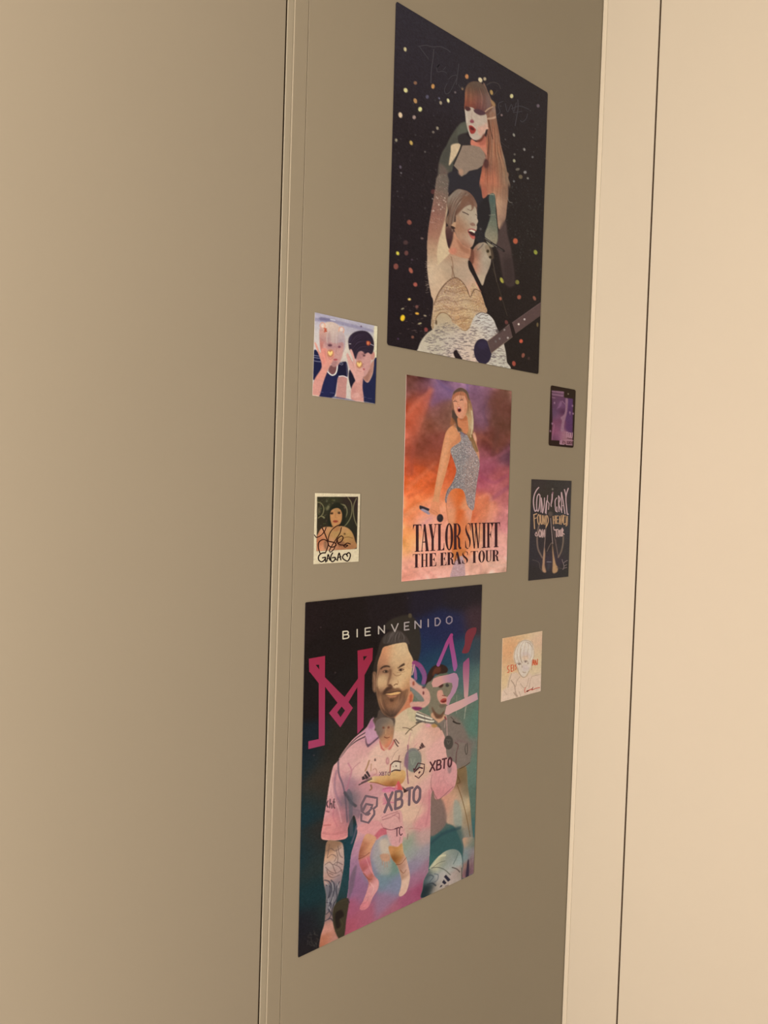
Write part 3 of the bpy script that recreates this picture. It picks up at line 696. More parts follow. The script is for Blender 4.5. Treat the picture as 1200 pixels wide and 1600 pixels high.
    k.stroke([(78, 188), (140, 178), (200, 192), (270, 190), (330, 215), (360, 240)], c, 1.3); k.stroke([(85, 190), (120, 240), (165, 300)], c, 1.0)
    k.stroke([(212, 215), (205, 300), (190, 400), (186, 515)], c, 1.6); k.stroke([(235, 380), (262, 352), (240, 380), (248, 415), (290, 410), (325, 425)], c, 1.1)
    k.stroke([(300, 395), (318, 372)], c, 1.0); k.stroke([(435, 345), (425, 430), (412, 530)], c, 1.2)
    k.stroke([(330, 520), (308, 570), (318, 610), (350, 600), (385, 540), (420, 455), (380, 450), (345, 480)], c, 1.1)
    k.stroke([(432, 530), (450, 556), (485, 560)], c, 1.0)
    k.build('signature_lettering', o, 'faint grey handwritten forename'); k = Ink(b).view(640, 40, 5.714)
    k.stroke([(830, 678), (795, 695), (790, 730), (805, 770), (780, 800)], c, 1.2); k.stroke([(850, 700), (872, 772), (905, 705), (925, 770), (948, 690)], c, 1.2)
    k.stroke([(962, 665), (965, 730), (955, 800), (938, 895)], c, 1.6); k.stroke([(905, 745), (980, 720), (1058, 748)], c, 1.3); k.stroke([(920, 780), (1000, 768)], c, 1.1)
    k.stroke([(1050, 790), (1035, 835), (1002, 862), (985, 850)], c, 1.2)
    k.build('signature_lettering', o, 'faint grey handwritten surname')

# ------------------------------------------------------------------ tour poster with the black title
def tour_poster():
    b = Board((0.70084, 0.01795, 0.20390, 0.26366, 0.01322), (260, 480), 5)
    H = (610, 570, 4.57); I = (650, 590, 8.0); J = (620, 730, 6.667)
    b.view(*H)
    b.img[:] = b.field([(140, 110, (115, 68, 62)), (140, 190, (98, 58, 62)), (220, 150, (98, 60, 82)), (180, 260, (190, 88, 64)), (270, 230, (178, 86, 76)), (330, 150, (130, 96, 136)), (300, 240, (120, 88, 138)), (400, 130, (138, 102, 145)),
        (320, 320, (128, 84, 92)), (250, 420, (130, 76, 66)), (350, 350, (140, 90, 84)), (410, 330, (128, 90, 86)), (130, 400, (192, 88, 66)), (120, 500, (180, 82, 64)), (200, 520, (126, 68, 60)), (200, 620, (120, 56, 42)), (300, 560, (130, 66, 62)), (300, 650, (165, 80, 58)), (150, 740, (196, 84, 54)),
        (250, 720, (196, 88, 52)), (120, 880, (226, 108, 66)), (250, 850, (216, 98, 56)), (180, 960, (236, 128, 82)), (350, 800, (205, 96, 62)), (390, 730, (200, 84, 48)), (380, 900, (226, 122, 84)), (380, 980, (236, 156, 128)), (130, 1060, (232, 128, 82)),
        (250, 1080, (232, 152, 132)), (190, 1120, (232, 150, 122)), (110, 1200, (238, 150, 90)), (110, 1290, (242, 172, 112)), (300, 1250, (236, 160, 142)), (230, 1330, (236, 162, 140)), (120, 1420, (236, 164, 142)), (250, 1500, (232, 164, 146)), (100, 1530, (222, 142, 122)), (400, 1430, (230, 166, 148)),
        (500, 1300, (222, 138, 98)), (600, 1220, (230, 158, 118)), (700, 1250, (230, 166, 152)), (800, 1300, (226, 162, 152)), (620, 1430, (230, 172, 150)), (750, 1450, (226, 172, 152)), (800, 950, (192, 112, 122)), (740, 900, (182, 96, 112)), (800, 780, (168, 88, 104)), (700, 720, (155, 80, 112)),
        (700, 610, (138, 74, 92)), (820, 650, (112, 70, 98)), (750, 560, (118, 64, 54)), (760, 400, (106, 66, 56)), (800, 300, (112, 64, 60)), (840, 200, (122, 84, 78)), (740, 230, (116, 70, 62)), (690, 190, (132, 88, 120)), (620, 250, (132, 92, 124)), (650, 330, (124, 84, 112)), (640, 420, (118, 76, 104)), (660, 500, (134, 74, 72)), (720, 500, (112, 62, 62)),
        (600, 160, (138, 102, 148)), (500, 145, (140, 104, 150)), (640, 960, (220, 118, 86)), (600, 1060, (216, 112, 76)), (700, 1010, (222, 140, 118)), (690, 1100, (226, 148, 132)), (800, 1100, (212, 134, 142)), (760, 830, (178, 92, 112)), (650, 860, (176, 88, 120)), (820, 860, (190, 110, 128))], 11)
    b.img *= np.stack([np.full(b.H, 1.02), np.linspace(.96, 1.0, b.H), np.interp(np.linspace(0, 1, b.H), [0, .5, .75, 1], [.83, .84, .93, .98])], -1)[:, None, :]
    n = [blur(b.rng.normal(0, 1, (b.H, b.W)), s) for s in (9, 3)]
    for q, a in zip(n, (7, 4)): b.img += (a*q/q.std())[..., None]*np.array([1, .8, .8])
    for pts, c, wd, a in [([(110, 370), (200, 260), (300, 180)], (214, 122, 96), 3, .5), ([(280, 170), (262, 260), (215, 400), (170, 560), (140, 690)], (196, 104, 84), 2.5, .45), ([(110, 540), (180, 520), (150, 640), (150, 780)], (130, 58, 42), 2, .5),
            ([(120, 880), (220, 790), (320, 700)], (228, 128, 88), 3, .4), ([(130, 940), (230, 890), (300, 820), (390, 780)], (190, 80, 46), 2.5, .4), ([(170, 700), (260, 720), (330, 770)], (150, 66, 44), 3, .45), ([(100, 1080), (200, 1010), (300, 960)], (242, 160, 118), 4, .5),
            ([(400, 760), (350, 850), (340, 1000)], (236, 150, 110), 2.5, .5), ([(650, 800), (740, 840), (830, 790)], (150, 66, 96), 3, .4), ([(650, 700), (750, 660), (850, 600)], (184, 104, 118), 3, .35), ([(720, 960), (800, 900), (840, 870)], (150, 78, 100), 3.5, .55), ([(640, 950), (700, 930), (720, 1000), (700, 1090)], (240, 156, 126), 3, .5),
            ([(600, 1080), (660, 1010), (690, 950)], (196, 84, 60), 3, .45), ([(110, 1450), (170, 1480), (230, 1530)], (206, 128, 112), 1.6, .5), ([(130, 1400), (240, 1460), (330, 1530)], (214, 132, 116), 1.6, .5), ([(560, 1460), (640, 1430), (640, 1500)], (206, 140, 126), 1.6, .5), ([(690, 1420), (760, 1440), (820, 1430)], (240, 190, 168), 2, .5),
            ([(330, 110), (400, 170), (440, 190)], (92, 72, 112), 1.5, .6), ([(545, 130), (548, 190)], (96, 76, 120), 2, .6), ([(700, 230), (660, 330), (690, 430)], (96, 66, 84), 2, .5), ([(230, 1140), (270, 1110), (285, 1095)], (176, 96, 130), 2.4, .6),
            ([(600, 500), (700, 540), (760, 620)], (150, 80, 60), 3, .4), ([(740, 300), (760, 480), (730, 640)], (96, 52, 46), 4, .45)]:
        b.line(pts, c, wd*2.2, a*.75, 3.5)
    b.view(*H)
    b.fill([(105, 350), (200, 255), (300, 170), (285, 250), (230, 380), (170, 520), (110, 560)], (198, 96, 70), 3, .45)
    b.fill([(300, 200), (330, 120), (430, 150), (445, 230), (360, 260), (280, 300)], (118, 88, 128), 3, .5)
    b.fill([(640, 120), (720, 200), (660, 300), (680, 470), (620, 430), (580, 250)], (128, 88, 112), 4, .4)
    b.fill([(690, 260), (780, 190), (855, 240), (850, 480), (760, 600), (720, 560), (740, 420)], (104, 60, 50), 5, .5)
    b.fill([(110, 560), (180, 600), (170, 700), (110, 800)], (176, 78, 56), 3, .5)
    b.fill([(150, 620), (300, 560), (420, 600), (400, 700), (250, 720)], (126, 60, 50), 6, .4)
    b.fill([(180, 1130), (300, 1060), (330, 1120), (230, 1200)], (238, 168, 146), 4, .6)
    b.fill([(640, 940), (690, 930), (700, 1000), (690, 1100), (640, 1110), (600, 1060)], (224, 128, 88), 3, .5)
    # body, arm and legs
    leg = [(440, 880), (395, 970), (400, 1050), (420, 1150), (430, 1280), (450, 1390), (470, 1420), (510, 1390), (545, 1300), (560, 1180), (580, 1060), (580, 1020), (545, 1000), (535, 900)]
    ml = b.fill(leg, (224, 132, 84), .4)
    b.comp(ml, b.field([(410, 980, (222, 140, 104)), (430, 1080, (226, 146, 104)), (450, 960, (222, 118, 66)), (490, 960, (216, 100, 44)), (490, 1080, (216, 100, 48)), (530, 980, (226, 146, 104)), (555, 1080, (228, 152, 122)), (520, 1100, (222, 124, 76)), (470, 1250, (214, 112, 58)), (530, 1250, (222, 130, 82)), (480, 1370, (206, 118, 62))], 5))
    b.line([(395, 960), (402, 1060), (425, 1180)], (190, 110, 76), 1.0, .6)
    mbt = b.fill([(478, 1380), (520, 1380), (525, 1560), (425, 1560), (440, 1450)], (192, 150, 148), .5)
    b.specks(mbt, [(220, 190, 186), (150, 120, 130), (206, 160, 150)], .2, .8, .6)
    b.fill([(595, 480), (612, 520), (615, 570), (632, 640), (628, 700), (600, 690), (585, 600)], (206, 140, 104), .5)
    arm = [(470, 432), (430, 440), (396, 478), (378, 540), (358, 640), (338, 750), (318, 860), (304, 950), (285, 1020), (278, 1050), (310, 1068), (345, 1078), (350, 1050), (345, 1000), (350, 930), (380, 820), (415, 690), (440, 600), (500, 555), (512, 500)]
    mar = b.fill(arm, (218, 144, 98), .4)
    b.fill([(410, 470), (385, 560), (360, 680), (330, 850), (345, 860), (385, 700), (415, 560)], (226, 156, 112), 1.2, .7, clip=mar)
    b.fill([(500, 460), (500, 540), (440, 590), (420, 680), (405, 670), (430, 570), (470, 530)], (198, 122, 82), 1, .6, clip=mar)
    suit = [(500, 500), (545, 505), (580, 555), (600, 610), (632, 690), (628, 760), (612, 860), (602, 950), (590, 1035), (560, 1020), (543, 985), (532, 930), (512, 892), (470, 880), (432, 895), (405, 940), (396, 985), (388, 960), (402, 900), (425, 865), (446, 830), (468, 760), (455, 700), (428, 620), (440, 590), (500, 545)]
    msu = b.fill(suit, (146, 126, 128), .35)
    b.comp(msu, b.field([(450, 620, (146, 134, 132)), (520, 560, (150, 136, 134)), (560, 600, (170, 140, 138)), (500, 660, (140, 132, 132)), (480, 740, (146, 134, 130)), (560, 720, (166, 136, 128)), (610, 720, (162, 130, 122)), (570, 820, (160, 130, 122)), (470, 850, (134, 122, 122)), (570, 950, (160, 136, 134)), (600, 900, (156, 126, 118)), (410, 930, (150, 122, 118))], 7))
    b.specks(msu, [(96, 92, 92), (212, 196, 184), (126, 120, 116), (186, 152, 146), (84, 80, 86)], .30, .7, .55)
    left = msu*b.mask([(430, 560), (520, 540), (560, 640), (500, 700), (500, 800), (480, 890), (390, 980), (440, 820), (450, 700)], True, 2)
    b.specks(left, [(70, 76, 84), (228, 214, 200), (98, 112, 110), (76, 68, 70)], .25, .7, .6)
    b.line([(462, 428), (490, 460), (522, 512)], (126, 112, 120), 4.4)
    b.specks(b.mask([(450, 430), (476, 420), (530, 500), (515, 520), (490, 490)]), [(56, 62, 84), (196, 186, 186), (90, 84, 100)], .35, .7, .8)
    b.comp(msu, (166, 140, 124), .28)
    b.specks(msu, [(238, 222, 206), (232, 206, 196), (206, 214, 214)], .05, .8, .95); b.specks(msu, [(66, 62, 70), (84, 84, 92)], .06, .8, .7)
    b.line([(396, 985), (392, 955), (410, 895), (446, 838)], (84, 84, 92), 1.0, .7)
    # head
    hair = [(443, 210), (470, 175), (505, 165), (545, 190), (562, 240), (582, 310), (590, 400), (586, 500), (570, 545), (545, 500), (510, 480), (480, 470), (462, 420), (440, 400), (437, 300)]
    mh = b.fill(hair, (158, 118, 82), .4)
    b.comp(mh, b.field([(480, 190, (92, 68, 56)), (530, 190, (100, 76, 62)), (455, 380, (78, 58, 48)), (470, 430, (84, 66, 54)), (545, 300, (150, 104, 70)), (560, 400, (190, 152, 108)), (580, 420, (206, 176, 136)), (575, 330, (176, 138, 98)), (545, 480, (168, 126, 84)), (565, 530, (140, 100, 64)), (455, 260, (140, 90, 70))], 4))
    b.fill([(580, 500), (600, 560), (622, 610), (605, 620), (575, 560)], (140, 104, 64), .7, .8)
    b.fill([(435, 375), (470, 425), (465, 450), (432, 430), (422, 440)], (176, 104, 60), .8, .6)
    b.view(*I)
    mn = b.fill([(515, 500), (570, 520), (625, 470), (650, 600), (640, 690), (590, 690), (560, 640), (520, 600)], (206, 126, 84), .5)
    b.fill([(530, 500), (620, 480), (630, 530), (560, 540)], (172, 92, 56), 1, .6, clip=mn)
    b.fill([(455, 275), (465, 340), (475, 410), (495, 460), (530, 505), (580, 512), (615, 460), (632, 400), (635, 300), (600, 220), (540, 210), (480, 230)], (220, 150, 116), .4)
    b.fill([(600, 330), (635, 320), (630, 420), (590, 500), (570, 505), (600, 420)], (206, 132, 96), 1, .7)
    b.fill([(445, 260), (462, 215), (500, 185), (560, 175), (615, 195), (645, 270), (640, 300), (606, 235), (570, 225), (530, 222), (490, 240), (458, 280)], (180, 108, 76), .5)
    b.strands([(500, 150), (470, 210), (455, 270)], [(600, 160), (620, 220), (640, 290)], 14, [(110, 74, 56), (205, 136, 98)], .6, .5, 5)
    b.line([(465, 300), (485, 294), (505, 300)], (72, 44, 42), 1.0); b.line([(550, 285), (566, 276), (582, 282)], (72, 44, 42), 1.0)
    b.line([(470, 280), (505, 280)], (150, 92, 66), .7, .8); b.line([(548, 262), (585, 262)], (150, 92, 66), .7, .8)
    b.line([(520, 300), (512, 335), (535, 345)], (190, 112, 84), .8, .8)
    b.dot(535, 400, 27, 38, (200, 104, 88), .4); b.dot(538, 408, 20, 20, (58, 20, 24), .3); b.dot(532, 378, 14, 6, (236, 200, 186), .3, .9)
    b.line([(690, 420), (705, 560), (680, 740)], (212, 184, 146), 2.4, .8, .6); b.line([(660, 330), (672, 480), (660, 700)], (196, 152, 106), 2.0, .6, .6)
    b.line([(690, 720), (735, 830), (765, 920)], (126, 92, 56), 2.6, .7, .6)
    b.fill([(705, 690), (740, 730), (750, 790), (725, 780)], (222, 160, 130), .5)
    # hand and microphone
    b.view(*J)
    b.fill([(232, 412), (245, 400), (345, 440), (335, 492), (300, 478), (240, 440)], (156, 138, 148), .4)
    b.fill([(232, 415), (245, 400), (345, 440), (338, 460), (270, 432), (240, 438)], (52, 40, 44), .3)
    b.fill([(360, 360), (430, 370), (440, 440), (455, 495), (420, 505), (370, 490), (330, 470), (335, 440), (350, 420)], (226, 140, 98), .4)
    b.line([(350, 440), (400, 460), (430, 500)], (196, 110, 76), .8, .6); b.line([(345, 455), (385, 480)], (196, 110, 76), .8, .6)
    b.dot(447, 530, 33, 42, (46, 36, 40), .35); b.dot(440, 520, 14, 16, (66, 54, 56), .8, .6)
    b.tone = 1.0; o = sheet('tour_poster', b, 'orange and pink poster of a singer in a glittering suit above a black title', 'poster', 'star posters on the cupboard panel', 0, (226, 180, 160))
    top = lambda x: 597-(x-163)*.0254; bot = lambda x: 882-(x-185)*.0585
    k = Ink(b).view(*J); ink = (60, 30, 34)
    set_line(k, 'TAYLOR', [(165, 252), (243, 330), (326, 412), (418, 490), (498, 583), (584, 666)], top, bot, ink)
    set_line(k, 'SWIFT', [(704, 772), (766, 868), (880, 928), (932, 990), (988, 1070)], top, bot, ink)
    k.build('artist_lettering', o, 'large black condensed serif line')
    top = lambda x: 906-(x-163)*.052; bot = lambda x: 1049-(x-165)*.081
    k = Ink(b).view(*J)
    set_line(k, 'THE', [(162, 238), (245, 322), (330, 406)], top, bot, ink)
    set_line(k, 'ERAS', [(447, 512), (519, 592), (583, 668), (672, 742)], top, bot, ink)
    set_line(k, 'TOUR', [(766, 840), (845, 914), (916, 986), (990, 1058)], top, bot, ink)
    k.build('title_lettering', o, 'smaller black serif line under the first')
# ------------------------------------------------------------------ football poster
def three_bars(b, pts3, foot, col, wd):
    for q in pts3: b.fill(q, col, .3, smooth=False)
    b.line(foot, col, wd, .9, smooth=False)

def football_poster():
    b = Board((0.60584, -0.33889, 0.29865, 0.41868, 0.01025), (390, 740), 7)
    K = (450, 900, 3.75); L = (450, 1180, 3.75); Mm = (565, 970, 8.571); N = (650, 980, 8.0); O = (470, 1120, 7.62); Q = (590, 1120, 7.5); R = (460, 1290, 4.138)
    rng = b.rng
    pk = [(110, 200, (28, 18, 20)), (300, 180, (25, 17, 18)), (600, 150, (28, 20, 24)), (800, 130, (30, 24, 38)), (1000, 110, (34, 27, 36)), (1110, 90, (36, 28, 34)), (850, 300, (28, 34, 70)), (800, 420, (25, 40, 76)), (960, 300, (32, 36, 72)),
          (1000, 450, (32, 62, 86)), (1100, 250, (62, 42, 50)), (1090, 450, (56, 66, 76)), (1100, 600, (92, 112, 106)), (1040, 560, (70, 95, 100)), (300, 400, (22, 15, 16)), (150, 700, (22, 16, 18)), (100, 1000, (14, 26, 36)), (250, 1000, (36, 31, 27)),
          (400, 800, (36, 29, 28)), (380, 650, (22, 17, 18)), (1000, 800, (98, 108, 98)), (1080, 850, (88, 118, 108)), (950, 900, (116, 106, 98)), (1090, 1080, (96, 118, 108)), (1010, 1050, (128, 106, 102)), (880, 700, (104, 112, 98)), (820, 500, (30, 62, 86))]
    pl = [(80, 60, (18, 34, 42)), (100, 300, (15, 42, 52)), (190, 120, (48, 40, 34)), (170, 220, (46, 39, 33)), (160, 500, (44, 36, 33)), (90, 560, (14, 44, 54)), (180, 640, (36, 44, 44)), (150, 800, (18, 44, 50)), (80, 1000, (24, 24, 32)), (110, 1120, (28, 24, 28)),
          (330, 600, (20, 56, 68)), (330, 760, (28, 58, 66)), (850, 480, (48, 84, 88)), (900, 560, (54, 94, 94)), (1080, 260, (86, 106, 98)), (1060, 480, (62, 98, 102)), (960, 470, (54, 90, 94)), (870, 320, (128, 102, 94)), (870, 400, (108, 104, 96)), (1080, 100, (94, 116, 108)), (1080, 640, (60, 84, 92)), (250, 900, (30, 44, 44))]
    inv = []
    for (x0, y0, s), lst in ((K, pk), (L, pl)):
        inv += [(x/s+x0, y/s+y0, c) for x, y, c in lst]
    b.view(0, 0, 1.0)
    b.img[:] = b.field(inv, 22)
    b.view(*K); b.grain(2.0)
    for (x, y) in ((275, 565), (190, 300), (150, 1050), (700, 130)): b.dot(x, y, 4, 4, (90, 70, 70), .5, .7)
    b.fill([(555, 310), (600, 255), (700, 228), (760, 280), (776, 420), (745, 520), (690, 500), (620, 330)], (48, 41, 36), 1.2, .95)
    b.dot(713, 232, 11, 14, (84, 70, 54), .6)
    # ---- second player behind
    b.view(*N)
    b.fill([(280, 1130), (380, 1090), (520, 1150), (620, 1300), (660, 1450), (640, 1640), (380, 1640), (350, 1400)], (124, 108, 102), 2.0)
    b.fill([(480, 1420), (640, 1450), (660, 1640), (470, 1640)], (120, 92, 96), 2, .7)
    b.view(*Q)
    b.fill([(905, 300), (1060, 330), (1080, 530), (990, 585), (925, 625), (900, 640), (880, 400)], (126, 110, 104), 1.0)
    armp = [(915, 640), (950, 605), (1030, 585), (1050, 800), (1075, 1000), (1090, 1200), (1110, 1400), (1130, 1620), (1010, 1620), (985, 1500), (900, 1290), (800, 1230), (770, 1080), (740, 960), (830, 880), (890, 820)]
    mA = b.fill(armp, (150, 120, 100), .8)
    b.comp(mA, b.field([(950, 660, (132, 104, 72)), (1010, 700, (128, 108, 84)), (930, 740, (104, 72, 46)), (1010, 850, (124, 108, 86)), (880, 860, (196, 150, 126)), (830, 950, (206, 140, 125)), (850, 1050, (200, 140, 124)), (900, 950, (212, 170, 142)), (930, 1050, (152, 156, 148)), (920, 1180, (150, 146, 136)),
                        (990, 1050, (206, 170, 134)), (860, 1180, (205, 158, 138)), (960, 1260, (176, 156, 142)), (1040, 1200, (150, 122, 92)), (1000, 1380, (160, 142, 130)), (1080, 1350, (110, 112, 106)), (1040, 1480, (150, 132, 126)), (1060, 1580, (122, 124, 132))], 9))
    b.line([(920, 660), (960, 760), (925, 780)], (92, 62, 38), 1.6, .7); b.line([(930, 800), (985, 960), (1040, 1180), (1080, 1400)], (110, 78, 46), 1.2, .8)
    b.fill([(895, 980), (940, 990), (975, 1100), (980, 1280), (900, 1260), (885, 1120)], (150, 156, 150), 1.2, .7)
    b.line([(955, 608), (1010, 582), (1075, 535)], (64, 48, 40), 1.2, .9)
    b.line([(905, 300), (940, 330), (920, 420), (915, 500), (905, 700), (895, 820)], (96, 56, 60), 1.4, .8)
    b.line([(1030, 320), (1020, 380), (1035, 440), (1050, 400), (1045, 310)], (66, 58, 54), 1.4, .8)
    b.line([(880, 55), (920, 75), (960, 80)], (44, 38, 36), 1.6)
    b.fill([(610, 1450), (760, 1330), (960, 1290), (1000, 1420), (1010, 1600), (590, 1600)], (48, 82, 86), 3, .75)
    b.line([(620, 1480), (760, 1370), (960, 1300)], (38, 66, 78), 5, .6, 3)
    b.fill([(620, 880), (650, 980), (760, 980), (800, 1240), (620, 1400), (590, 1200)], (128, 102, 98), 1.2, .9)
    b.view(*N)
    # head of the second player with the brushed S across it
    b.fill([(110, 740), (190, 660), (260, 600), (400, 590), (450, 680), (460, 760), (420, 840), (390, 960), (350, 1080), (260, 1130), (180, 1090), (140, 950)], (126, 114, 98), .8)
    b.fill([(105, 745), (130, 640), (150, 570), (205, 490), (290, 462), (360, 480), (395, 525), (375, 570), (330, 585), (270, 590), (230, 580), (215, 620), (180, 670), (140, 690)], (48, 29, 26), .5)
    b.fill([(200, 580), (240, 500), (300, 500), (300, 560), (240, 580), (215, 610)], (112, 56, 40), 1.0, .7)
    b.fill([(280, 585), (310, 610), (390, 590), (385, 570), (330, 578)], (92, 98, 82), .6)
    b.fill([(180, 1100), (220, 1060), (255, 1140), (330, 1090), (370, 1110), (320, 1170), (240, 1200)], (202, 152, 124), .6)
    b.fill([(265, 800), (320, 785), (345, 850), (392, 880), (385, 950), (350, 985), (300, 950), (262, 880)], (206, 146, 132), .5)
    b.fill([(298, 925), (330, 890), (372, 890), (378, 925), (340, 945)], (165, 70, 64), .4); b.fill([(310, 928), (370, 908), (372, 925), (330, 940)], (110, 40, 40), .4)
    b.line([(325, 852), (360, 855)], (120, 60, 56), 1.2)
    b.fill([(195, 990), (240, 1060), (300, 1090), (350, 1040), (320, 1130), (250, 1135), (205, 1060)], (98, 62, 48), .8, .85)
    b.fill([(290, 965), (370, 960), (360, 990), (300, 1005)], (110, 92, 78), .7)
    b.fill([(280, 740), (310, 712), (340, 718), (320, 750), (290, 755)], (74, 44, 40), .5); b.fill([(365, 720), (385, 700), (410, 725), (395, 745), (370, 740)], (62, 58, 56), .5)
    # ---- big player: jersey
    b.view(0, 0, 1.0)
    def mp(v, pts): return [(x/v[2]+v[0], y/v[2]+v[1]) for x, y in pts]
    jer = mp(K, [(498, 832), (455, 890), (380, 955), (320, 1030), (285, 1090)]) + mp(L, [(262, 70), (240, 170), (222, 290), (205, 390), (193, 480), (230, 496), (300, 495), (345, 478), (350, 420), (385, 350), (405, 440), (385, 520), (365, 600), (352, 780), (325, 1070), (560, 1000), (785, 860), (815, 720), (828, 560), (832, 440), (835, 250), (850, 205), (870, 258), (970, 190), (985, 60)]) + \
          mp(K, [(930, 1060), (918, 950), (885, 880), (835, 828), (760, 790), (690, 745), (640, 800), (560, 900)])
    mj = b.fill(jer, (210, 160, 152), .5)
    sm = [(480, 900, (178, 122, 148)), (450, 940, (196, 140, 152)), (420, 1000, (206, 152, 152)), (340, 1080, (202, 150, 152)), (700, 900, (216, 182, 160)), (700, 830, (205, 178, 152)), (800, 950, (220, 172, 160)), (880, 1000, (220, 164, 160)), (600, 1000, (216, 178, 160)), (540, 1040, (218, 174, 162)), (860, 900, (214, 160, 148)), (720, 1060, (205, 165, 150))]
    sl = [(400, 80, (216, 168, 162)), (330, 60, (208, 156, 156)), (290, 120, (196, 136, 142)), (265, 200, (206, 152, 154)), (310, 220, (176, 118, 132)), (330, 160, (150, 112, 128)), (335, 260, (104, 92, 102)), (310, 320, (186, 116, 126)), (240, 300, (202, 138, 144)), (240, 420, (208, 134, 134)), (310, 440, (205, 126, 128)), (345, 400, (150, 100, 108)),
          (370, 250, (84, 84, 94)), (385, 320, (104, 90, 104)), (420, 200, (196, 136, 144)), (430, 280, (196, 140, 146)), (420, 400, (200, 144, 152)), (500, 350, (210, 156, 152)), (740, 320, (216, 174, 156)), (770, 200, (216, 162, 158)), (730, 140, (212, 170, 152)), (800, 380, (206, 136, 142)), (815, 250, (206, 138, 142)), (900, 150, (212, 146, 150)), (880, 210, (205, 132, 138)), (950, 100, (212, 150, 154)),
          (700, 60, (206, 172, 152)), (440, 560, (176, 126, 148)), (400, 640, (150, 108, 138)), (385, 760, (140, 96, 130)), (370, 900, (158, 82, 110)), (350, 1000, (162, 78, 98)), (440, 930, (162, 86, 108)), (450, 820, (140, 96, 128)), (500, 660, (128, 122, 146)), (560, 620, (110, 128, 134)), (600, 660, (112, 134, 122)), (560, 720, (112, 128, 146)), (620, 760, (124, 126, 152)), (690, 520, (140, 148, 132)), (720, 560, (150, 150, 150)),
          (780, 480, (186, 148, 146)), (780, 580, (152, 140, 152)), (740, 640, (142, 126, 150)), (800, 660, (152, 114, 136)), (750, 720, (158, 104, 132)), (700, 850, (158, 82, 112)), (770, 780, (156, 72, 104)), (560, 860, (146, 108, 136)), (600, 920, (162, 92, 112)), (660, 460, (200, 160, 150)), (520, 540, (140, 134, 150))]
    b.comp(mj, b.field([(x/K[2]+K[0], y/K[2]+K[1], c) for x, y, c in sm]+[(x/L[2]+L[0], y/L[2]+L[1], c) for x, y, c in sl], 13))
    b.view(*O)
    for pts, c, wd, a in [([(440, 530), (450, 680), (500, 820), (530, 1000), (550, 1250)], (92, 76, 92), 2.2, .8), ([(520, 900), (560, 960), (600, 1020), (650, 1060)], (62, 62, 70), 4, .75), ([(560, 880), (590, 960), (590, 1150), (600, 1400)], (84, 82, 94), 6, .6), ([(560, 550), (600, 640), (570, 760), (540, 880)], (176, 104, 128), 1.6, .7),
                          ([(700, 540), (630, 600), (575, 690)], (176, 116, 128), 1.4, .7), ([(480, 640), (540, 660), (600, 640)], (190, 128, 138), 1.4, .6), ([(420, 640), (400, 760), (410, 900), (480, 1050)], (128, 96, 118), 3, .5), ([(380, 650), (350, 780), (330, 930)], (222, 186, 180), 1.4, .6), ([(360, 780), (380, 940), (440, 1080), (480, 1250)], (222, 170, 172), 1.6, .5),
                          ([(400, 1050), (380, 1180), (430, 1300)], (172, 96, 110), 1.6, .5), ([(250, 1385), (380, 1400), (545, 1370)], (166, 96, 100), .8, .8), ([(255, 1370), (380, 1385), (545, 1352)], (166, 96, 100), .7, .6), ([(245, 1440), (330, 1462), (440, 1460), (550, 1420)], (226, 160, 150), 1.2, .6), ([(300, 1120), (330, 1130)], (130, 80, 90), 2, .8),
                          ([(620, 1100), (690, 1120), (680, 1200)], (120, 92, 108), 2, .6), ([(270, 1290), (350, 1285)], (160, 84, 84), 2, .6), ([(600, 1500), (630, 1420), (660, 1300)], (140, 104, 124), 3, .5)]:
        b.line(pts, c, wd, a, .8)
    b.line([(440, 520), (540, 380), (650, 260), (765, 185)], (52, 40, 44), 1.5); b.line([(470, 480), (560, 365), (660, 285), (760, 235)], (48, 38, 42), 1.6); b.line([(455, 500), (550, 372), (655, 272), (762, 208)], (205, 160, 160), 1.0)
    b.fill([(860, 0), (850, 40), (800, 120), (765, 180), (770, 240), (800, 325), (830, 300), (930, 225), (900, 130)], (190, 140, 164), .5)
    b.fill([(840, 30), (800, 120), (830, 140), (870, 100)], (150, 88, 130), 1.4, .7)
    b.fill([(770, 240), (800, 325), (930, 225), (935, 240), (810, 350), (790, 360), (765, 300)], (70, 50, 70), .6, .8)
    b.fill([(860, 20), (1000, 0), (1110, 20), (1105, 120), (930, 215), (880, 100)], (84, 68, 60), .8)
    # small badges on the left chest / sleeve text
    b.line([(318, 1000), (305, 1040), (320, 1075)], (58, 42, 50), 1.5); b.line([(345, 980), (340, 1080)], (58, 42, 50), 1.3); b.line([(345, 1040), (362, 1030), (366, 1085)], (58, 42, 50), 1.3); b.line([(392, 975), (386, 1060), (400, 1085)], (58, 42, 50), 1.3); b.line([(378, 1010), (405, 1012)], (58, 42, 50), 1.0)
    # ---- face of the big player
    b.view(*Mm)
    b.fill([(640, 950), (690, 965), (685, 1050), (640, 1180), (540, 1270), (440, 1420), (400, 1420), (400, 1290), (540, 1160)], (198, 124, 94), .6)
    b.fill([(640, 1000), (670, 990), (665, 1080), (640, 1100)], (168, 70, 52), 1.0, .7)
    b.fill([(440, 1300), (640, 1160), (740, 1240), (760, 1330), (640, 1460), (420, 1460)], (206, 176, 150), .8)
    b.fill([(600, 1190), (660, 1180), (740, 1260), (735, 1340), (640, 1330)], (190, 172, 142), 1.2, .8)
    b.fill([(230, 1190), (330, 1280), (430, 1290), (440, 1380), (380, 1470), (180, 1470), (190, 1400)], (82, 66, 60), .8)
    hd = [(150, 690), (165, 560), (205, 430), (235, 310), (275, 220), (330, 165), (400, 130), (500, 122), (570, 160), (615, 225), (650, 310), (645, 340), (600, 300), (620, 420), (330, 420), (240, 600), (215, 980), (165, 950)]
